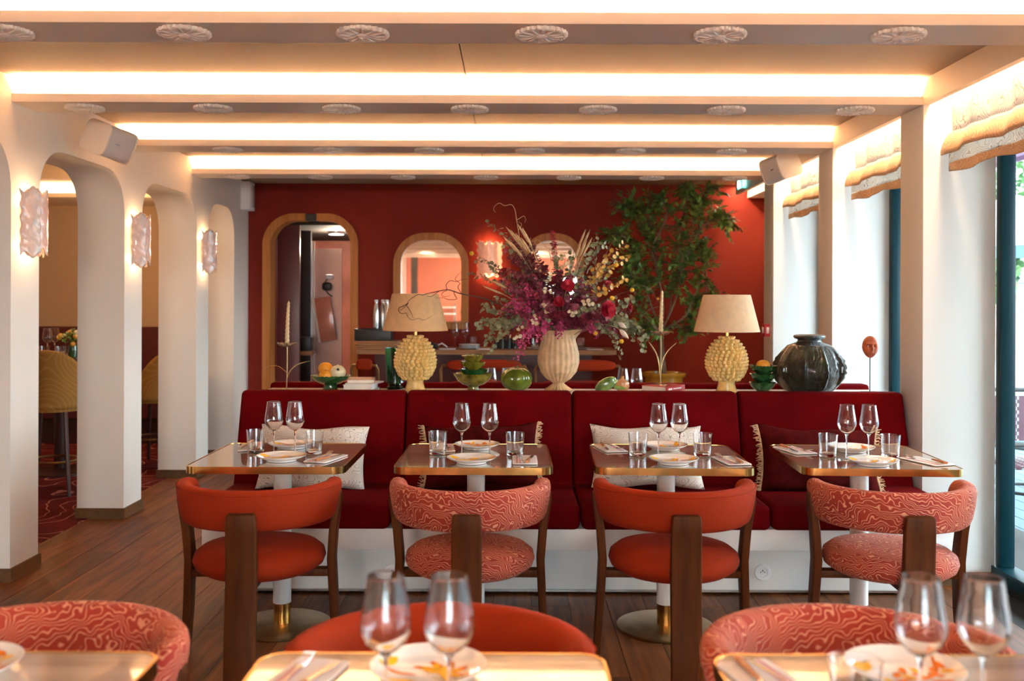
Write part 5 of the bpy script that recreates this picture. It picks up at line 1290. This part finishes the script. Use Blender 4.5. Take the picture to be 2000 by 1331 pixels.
for k_, (px, py) in enumerate(((990, 450), (998, 455), (1012, 445), (1020, 452), (985, 468), (995, 475), (1008, 462), (1018, 470), (1138, 455), (1146, 456), (1140, 475), (1150, 470), (1130, 478), (958, 548), (945, 560))):
    pts = stem_to(px, py, -.17, .45) if k_ < 13 else stem_to(px, py, -.1, .4)
    m = MB(); m.tube(pts, .0016, 5); o = m.obj('wheat_stalk', M['straw'], BQ)
    m = MB(); q0, q1 = pts[-6], pts[-1]; m.tube([q0.lerp(q1, s_/8) for s_ in range(9)], [.002, .005, .006, .0065, .006, .006, .005, .004, .001], 6)
    for j in range(22):
        s_ = j/22; p = q0.lerp(q1, s_); d = ((q1-q0).normalized()+rv(.25)).normalized(); m.tube([p, p+d*.016], [.0024, .0003], 4)
    c_ = m.obj('ear', M['straw'], o); c_['kind'] = 'stuff'
for px, py, dz in ((922, 497, -.1), (1197, 520, -.15), (1188, 583, -.2), (1230, 567, -.1), (1208, 665, -.15), (1160, 650, -.1)):
    pts = stem_to(px, py, dz); m = MB(); m.tube(pts, .0014, 5); o = m.obj('pompom_flower', M['bark'], BQ); m = MB(); m.ball(pts[-1], .0125, 14, 10); m.obj('yellow_head', M['yball'], o)
for px, py in ((1222, 660), (1218, 640)):
    pts = stem_to(px, py, -.15, .7); m = MB(); m.tube(pts, .0014, 5); o = m.obj('bunny_tail_grass', M['straw'], BQ); m = MB(); q0, q1 = pts[-5], pts[-1]
    m.tube([q0.lerp(q1, s_/6) for s_ in range(7)], [.002, .009, .013, .013, .010, .006, .001], 10); m.obj('plume', M['bunny'], o)
def px_branch(name, pxs, dzs, r0, mat):
    pts = [P(x, y, ZD)+Vector((0, dz, 0))-vo for (x, y), dz in zip(pxs, dzs)]; n = len(pts); P2 = []
    for i in range(n-1):
        p0, p1, p2, p3 = pts[max(i-1, 0)], pts[i], pts[i+1], pts[min(i+2, n-1)]
        for k_ in range(4): s_ = k_/4; P2.append(.5*((2*p1)+(p2-p0)*s_+(2*p0-5*p1+4*p2-p3)*s_*s_+(3*p1-p0-3*p2+p3)*s_**3))
    P2.append(pts[-1]); q = len(P2); m = MB(); m.tube(P2, [r0*(1-.75*i/q) for i in range(q)], 6); return m.obj(name, M[mat], BQ)
d_ = lambda n, v: [v]*n
b1 = [(1075, 640), (1020, 612), (970, 592), (945, 583), (925, 579), (905, 575), (890, 570), (878, 567), (865, 569), (852, 572), (842, 574), (832, 577), (824, 576), (812, 583), (805, 590), (803, 598)]
px_branch('willow_branch', b1, [0, -.05, -.1, -.14, -.16, -.17, -.18, -.185, -.19, -.195, -.2, -.205, -.21, -.215, -.22, -.22], .0046, 'twig')
for pl in ([(805, 592), (797, 597), (788, 601), (787, 607), (793, 612), (801, 611), (804, 617), (808, 622), (815, 624), (824, 621), (834, 624), (844, 620), (851, 615)],
           [(803, 598), (808, 606), (812, 614), (814, 622)], [(805, 592), (796, 602), (788, 606)],
           [(890, 570), (893, 578), (896, 584), (889, 586), (878, 585), (872, 582), (864, 583), (856, 582)], [(880, 567), (870, 572), (868, 578), (876, 580), (885, 577)],
           [(905, 575), (898, 562), (902, 555), (893, 548), (897, 540), (905, 533)], [(878, 567), (876, 558), (884, 550), (895, 552), (908, 547), (918, 548)],
           [(865, 569), (858, 573), (848, 580), (838, 578)]):
    px_branch('willow_twig', pl, d_(len(pl), -.2), .0022, 'twig')
for pl in ([(1030, 560), (1018, 500), (1013, 460), (1008, 430), (1005, 412), (998, 402), (985, 404), (975, 399), (966, 405), (964, 412), (968, 417)], [(1008, 432), (1015, 428), (1022, 424), (1026, 430), (1024, 437)], [(1013, 450), (1018, 440), (1010, 434)],
           [(1075, 520), (1072, 495), (1060, 478), (1047, 470), (1042, 478)], [(1160, 540), (1190, 480), (1200, 470), (1193, 462), (1188, 462)], [(1230, 560), (1255, 560), (1272, 572), (1282, 590), (1288, 583)],
           [(1250, 620), (1265, 605), (1280, 600), (1290, 597)], [(1200, 640), (1240, 640), (1262, 665), (1278, 690), (1290, 705)], [(1160, 520), (1165, 480), (1163, 458), (1162, 466)]):
    px_branch('curly_twig', pl, d_(len(pl), -.06), .0022, 'straw' if pl[0][0] < 1100 else 'bark')

# ------------------------------------------------------------------ potted ficus tree
zt = 1.72
tb = P(1297, 727, zt); TRX, TRY = tb.x, tb.y
t_ = thing('potted_ficus_tree', 'tall leafy indoor tree in an ochre glazed pot before the red wall', 'plant', (TRX, TRY, 0))
hp = tb.z
m = MB(); m.lathe([(.11, 0), (.14, .01), (.19, hp*.5), (.185, hp*.75), (.165, hp*.92), (.168, hp-.04), (.192, hp-.035), (.198, hp-.018), (.190, hp), (.170, hp-.002), (.160, hp-.05), (.001, hp-.055)], 48, caps=False); m.obj('pot', M['ochre'], t_)
m = MB(); m.lathe([(.158, hp-.052), (.08, hp-.045), (.01, hp-.044)], 24); m.obj('soil', M['subfloor'], t_)
rt = random.Random(5)
def TPx(x, y): q_ = P(x, y, zt); return Vector((q_.x-TRX, 0, q_.z))
trunk = [Vector((0, 0, hp-.06)), TPx(1293, 695), TPx(1291, 665), TPx(1292, 640)]
m = MB(); m.tube(trunk, [.032, .026, .022, .020], 10); m.obj('trunk', M['bark'], t_)
mb = MB(); ml = MB(); tips = []
mains = [((1292, 645), (1275, 600), (1262, 560), (1245, 510), (1225, 470)), ((1292, 645), (1290, 590), (1283, 530), (1280, 470), (1262, 410)), ((1292, 645), (1310, 600), (1325, 560), (1330, 500), (1330, 440)), ((1292, 645), (1330, 620), (1352, 580), (1375, 520), (1382, 480)),
         ((1292, 645), (1305, 610), (1318, 560), (1345, 480), (1350, 400)), ((1292, 650), (1270, 635), (1250, 600), (1235, 560), (1230, 520)), ((1292, 650), (1320, 640), (1345, 645), (1355, 625)), ((1292, 650), (1300, 640), (1270, 640), (1255, 645)), ((1283, 530), (1270, 470), (1240, 420), (1222, 405)), ((1330, 500), (1365, 450), (1390, 430), (1410, 435)), ((1330, 440), (1340, 400), (1335, 375), (1340, 362)), ((1280, 470), (1300, 420), (1290, 385)), ((1375, 520), (1378, 560), (1368, 600)), ((1225, 470), (1210, 462), (1195, 458)), ((1345, 480), (1370, 440), (1372, 400), (1375, 370))]
allpts = []
for br in mains:
    pts = [TPx(x, y)+Vector((0, rt.uniform(-.14, .14)*(i > 0), 0)) for i, (x, y) in enumerate(br)]; P2 = []
    n = len(pts)
    for i in range(n-1):
        p0, p1, p2, p3 = pts[max(i-1, 0)], pts[i], pts[i+1], pts[min(i+2, n-1)]
        for k_ in range(5): s_ = k_/5; P2.append(.5*((2*p1)+(p2-p0)*s_+(2*p0-5*p1+4*p2-p3)*s_*s_+(3*p1-p0-3*p2+p3)*s_**3))
    P2.append(pts[-1]); q_ = len(P2); mb.tube(P2, [.011*(1-.75*i/q_) for i in range(q_)], 6)
    allpts += [(p, (P2[min(i+1, q_-1)]-P2[max(i-1, 0)]).normalized(), i/q_) for i, p in enumerate(P2) if i > q_*.35]
for p, d, s_ in allpts:
    for _ in range(5 if s_ > .6 else 3):
        dd = (d*.5+Vector((rt.uniform(-1, 1), rt.uniform(-1, 1), rt.uniform(-.5, .9)))).normalized(); L = rt.uniform(.05, .19)
        q1 = p+dd*L*.5+Vector((0, 0, .008)); q2 = p+dd*L+Vector((0, 0, -.015)); mb.tube([p, q1, q2], [.003, .002, .001], 4)
        for j in range(9):
            a = .2+.8*j/8; c_ = p.lerp(q2, a); ld = (dd+Vector((rt.uniform(-1, 1), rt.uniform(-1, 1), rt.uniform(-1, .4)))*.9)
            if c_.z > 2.42: continue
            leaf(ml, c_, ld, rt.uniform(.038, .066), .028, rt)
mb.obj('branches', M['bark'], t_)
o = ml.obj('leaves', M['ficus'], t_, smooth=False); o['kind'] = 'stuff'
m = MB(); m.ball(TPx(1278, 584)+Vector((0, -.2, 0)), .012); m.obj('small_orange_fruit', M['orangef'], t_)

# ------------------------------------------------------------------ counter along the red wall
zc = 1.76; c0 = Vector((SX(697, zc), zc*D, 0)); cx1 = SX(1208, zc); ZCT = P(0, 683.5, zc).z
ZCT = EYE-(683.5-589)*zc*U
t_ = thing('wall_counter', 'wooden counter with a rounded end along the red wall', 'counter', (0, 0, 0))
pts = [(c0.x, YB-.036), (c0.x, zc*D)]+[(cx1-.14+.14*sin(a), zc*D+.14-.14*cos(a)) for a in [pi/2*k_/8 for k_ in range(9)]]+[(cx1, YB-.04)]
m = MB(); m.prism([pts], ZCT-.040, ZCT, f3); m.obj('counter_top', M['countwood'], t_, bevel=.004)
m = MB(); m.bx(c0.x+.1, cx1-.2, 9.05, 9.25, .02, ZCT-.04); m.obj('counter_base', M['dkred'], t_, smooth=False)
def cp(px, dz=.06): return Vector((SX(px, zc+dz), (zc+dz)*D, ZCT))
t_ = thing('black_crate', 'black box on the counter beside the doorway frame', 'box', cp(730, .05)); m = MB(); m.bx(-.16, .17, -.1, .1, 0, .10); m.obj('box_body', M['black'], t_, bevel=.004); m = MB(); m.bx(-.165, .175, -.105, .105, .095, .107); m.obj('lid', M['black'], t_, bevel=.003)
bpy.data.objects[t_.name].location.z += .075
for i in range(4):
    t_ = thing('wooden_board', f'wooden serving board, {["lowest", "second", "third", "topmost"][i]} in the stack on the counter', 'board', cp(741, .05)+Vector((.01*(-1)**i, 0, .0185*i)), .03*(-1)**i, 'wooden boards stacked on the counter')
    m = MB(); m.bx(-.19, .20, -.12, .12, 0, .017); m.obj('board_slab', M['countwood'], t_, bevel=.003)
for i, px in enumerate((735, 747, 756)):
    t_ = thing('steel_bottle', f'silvery bottle, {["left", "middle", "right"][i]} of three on the black box', 'bottle', cp(px, .05)+Vector((0, .04*(i == 1), .182)), group='silvery bottles')
    m = MB(); m.lathe([(.001, 0), (.028, 0), (.030, .01), (.030, .13), (.024, .19), (.014, .225), (.014, .24), (.001, .24)], 20, caps=False); m.obj('bottle_body', M['steel'], t_)
    m = MB(); m.lathe([(.016, .24), (.016, .262), (.001, .263)], 16); m.obj('cap', M['white'], t_)
for i, px in enumerate((889, 909)): GW.put(f'wine glass on the counter, {["left", "right"][i]} of two below the left opening', cp(px, .06), 0, 'wine glasses on the counter')
m = MB(); m.lathe([(.001, 0), (.06, 0), (.100, .012), (.098, .015), (.06, .005), (.001, .004)], 32, caps=False); PLM = m.mesh('plate_disc', M['porc'])
for i in range(3):
    t_ = thing('stacked_plate', f'white plate, {["lowest", "middle", "topmost"][i]} of the stack on the counter', 'plate', cp(917, .05)+Vector((0, 0, .0135*i)), group='plates stacked on the counter'); mk('dish', PLM, t_)
for i, (px, nm) in enumerate(((1050, 'left of'), (1135, 'right of'))):
    t_ = thing('saucer_plate', f'white plate on the counter, {nm} the wicker vase', 'plate', cp(px, .05), group='single plates on the counter'); mk('dish', PLM, t_)
    GT.put(f'tumbler standing on the counter {nm} the wicker vase', cp(px+(0 if i else -5), .05)+Vector((0, 0, .006)), 0, 'tumblers on the counter')
GT.put('tumbler on the counter behind the stacked plates', cp(925, .11), 0, 'tumblers on the counter')
for i, px in enumerate((874, 947, 1162)):
    t_ = thing('small_napkin', f'white napkin on the counter, {ORD[i]} from the left', 'napkin', cp(px, .03), group='napkins on the counter'); m = MB(); m.supere((0, 0, .004), (.15, .12, .008), .3, .2); m.obj('linen', M['napkin'], t_)
t_ = thing('black_pot', 'squat black teapot on the counter beside the left lampshade', 'pot', cp(842, .05)); m = MB(); m.lathe([(.001, 0), (.05, 0), (.075, .02), (.06, .045), (.02, .055), (.012, .065), (.001, .067)], 24, caps=False); m.obj('pot_body', M['black'], t_); m = MB(); m.tube([(.06, 0, .03), (.10, 0, .05), (.13, 0, .03), (.15, 0, .012)], .006); m.obj('spout', M['white'], t_)
for i in range(7):
    px = 968+6.5*i; h = [.07, .11, .12, .10, .12, .08, .07][i]
    t_ = thing('dark_bottle', f'small dark bottle, {ORD[i]} from the left in the cluster under the flowers', 'bottle', cp(px, .05)+Vector((0, .05*(i % 2), 0)), group='dark bottles clustered on the counter')
    m = MB(); m.lathe([(.001, 0), (.020, 0), (.021, h*.6), (.010, h*.8), (.010, h), (.001, h)], 14, caps=False); m.obj('bottle_body', M['black'], t_); m = MB(); m.lathe([(.011, h), (.011, h+.01)], 10); m.obj('cap', M['black'], t_)
# bar stools
def stool(px, w, label, z=1.67):
    c_ = Vector((SX(px, z), z*D, 0)); t_ = thing('bar_stool', label, 'stool', c_, group='orange stools at the counter')
    zb = EYE-(711-589)*z*U
    m = MB(); m.supere((0, -.12, zb), (w, .07, .095), .6, .35, 32, 12); m.obj('back_roll', M['orange'], t_)
    m = MB(); m.supere((0, .08, .70), (w*.95, .40, .09), .4, .4, 32, 12); m.obj('seat', M['orange'], t_)
    for s_ in (-1, 1):
        m = MB(); m.tube([(s_*(w/2-.03), -.12, zb), (s_*(w/2+.03), -.115, zb-.005), (s_*(w/2+.045), -.10, zb-.04), (s_*(w/2+.045), -.05, .66)], .012); m.obj('back_tube', M['brassd'], t_)
        for y_ in (-.08, .22): m = MB(); m.tube([(s_*(w/2-.02), y_, .66), (s_*(w/2), y_, 0.0)], .012); m.obj('leg', M['brassd'], t_)
    m = MB(); m.tube([(-w/2, -.08, .25), (w/2, -.08, .25)], .010); m.obj('foot_rail', M['brassd'], t_)
stool(716, .13, 'orange padded stool at the counter, by the doorway frame')
stool(946, .62, 'orange padded bar stool at the counter, behind the olive bowls')
stool(1128, .62, 'orange padded bar stool at the counter, behind the wicker vase')

# rear tables with glasses beyond the banquette
for i, px in enumerate((975, 1230)):
    TP.put(f'bistro table beyond the rear banquette, {["behind the pumpkin", "behind the ceramic onion"][i]}', (SX(px, 1.33), 1.33*D, 0), 0, 'bistro tables beyond the banquettes')
for i, (px, lb) in enumerate(((960, 'beside the olive bowls'), (990, 'behind the pumpkin'), (1217, 'behind the onion, left one'), (1244, 'behind the onion, right one'))):
    GW.put('wine glass on a rear table seen over the banquette, '+lb, on(px, 1.31), 0, 'wine glasses beyond the banquettes')

# ------------------------------------------------------------------ side room furniture
t_ = thing('side_room_sofa', 'dark garnet wall sofa beyond the arches', 'sofa', (-4.4, 10.0, 0))
m = MB(); m.bx(-1.7, 1.5, .10, .27, .3, 1.145); m.obj('backrest', M['sofa'], t_, bevel=.02); m = MB(); m.bx(-1.7, 1.5, -.45, .12, .25, .62); m.obj('seat', M['sofa'], t_, bevel=.03); m = MB(); m.bx(-1.68, 1.48, -.38, .2, 0, .25); m.obj('base', M['dkwood'], t_, smooth=False)
def gold_chair(label, px, z, rz, hb=.66, ht=1.06):
    c_ = Vector(((px-1000)*z*U, z*D, 0)); t_ = thing('gold_bar_chair', label, 'chair', c_, rz, 'gold high chairs in the side room')
    m = MB(); n = 28; K = 12; vs = []
    for j in range(K+1):
        v = j/K
        for i in range(n+1):
            a = radians(-185+190*i/n); s_ = abs(2*i/n-1); top = ht-(ht-hb)*.85*s_**2.6; zz = hb-.03+(top-hb+.03)*v
            r_ = .25*(1+.10*v); vs.append((r_*cos(a), r_*sin(a)*.9, zz))
    m.add(vs, [(j*(n+1)+i, j*(n+1)+i+1, (j+1)*(n+1)+i+1, (j+1)*(n+1)+i) for j in range(K) for i in range(n)])
    o = m.obj('shell_back', M['goldfab'], t_); so = o.modifiers.new('thickness', 'SOLIDIFY'); so.thickness = .035
    m = MB(); m.lathe([(.02, hb-.05), (.22, hb-.05), (.235, hb-.01), (.22, hb+.03), (.02, hb+.04)], 32); m.obj('seat', M['goldfab'], t_)
    for sx in (-1, 1):
        for sy in (-1, 1): m = MB(); m.tube([(sx*.15, sy*.15, hb-.05), (sx*.20, sy*.20, 0)], [.018, .014], 8); m.obj('leg', M['dkwood'], t_)
    m = MB(); m.tube([(.185*cos(a), .185*sin(a), .24) for a in [2*pi*k_/20 for k_ in range(21)]], .010, 6); m.obj('foot_ring', M['brassd'], t_)
gold_chair('gold fan-patterned high chair seen through the near arch', 104, 1.47, .05)
gold_chair('gold high chair seen through the second arch', 302, 1.72, 1.3, .60, 1.0)
t_ = thing('high_table', 'dark high table set with glasses beyond the near arch', 'table', ((108-1000)*1.62*U, 1.62*D+.1, 0))
m = MB(); m.lathe([(.44, .930), (.45, .94), (.45, .955), (.44, .962)], 40); m.obj('tabletop', M['dkwood'], t_); m = MB(); m.lathe([(.05, .03), (.05, .93)], 20); m.obj('post', M['dkwood'], t_); m = MB(); m.lathe([(.28, 0), (.28, .02), (.06, .04)], 28); m.obj('base', M['dkwood'], t_)
tz = .962; hx = lambda px, z: Vector(((px-1000)*z*U, z*D, tz))
GW.put('wine glass on the high table, left one seen through the near arch', hx(93, 1.60), 0, 'glasses in the side room'); GW.put('wine glass on the high table, right one seen through the near arch', hx(107, 1.64), 0, 'glasses in the side room')
GT.put('tumbler on the high table, left one seen through the near arch', hx(87, 1.56), 0, 'glasses in the side room'); GT.put('tumbler on the high table, right one seen through the near arch', hx(119, 1.56), 0, 'glasses in the side room')
t_ = thing('flower_posy', 'small posy of yellow flowers in a dark vase beyond the near arch', 'flowers', hx(143, 1.60))
m = MB(); m.lathe([(.001, 0), (.035, 0), (.04, .06), (.035, .10), (.03, .10), (.001, .02)], 20, caps=False); m.obj('vase', M['green'], t_)
leafcloud('foliage', M['ficus'], t_, (0, 0, .17), (.10, .10, .06), 160, .035, 3)
for k_ in range(8):
    m = MB(); m.ball((.07*cos(k_*1.9), -.05+.05*sin(k_*2.3), .15+.05*sin(k_*1.3)), .020, 10, 8, fn=lambda d: 1+.15*sin(9*d.x)*sin(9*d.z)); m.obj('blossom', M['gold'] if k_ % 3 else M['cream'], t_)
for x_, y_ in ((-3.9, 7.2), (-3.6, 8.8)): point('side_room_lamp', (x_, y_, 2.1), 6, (1, .58, .26), .08)
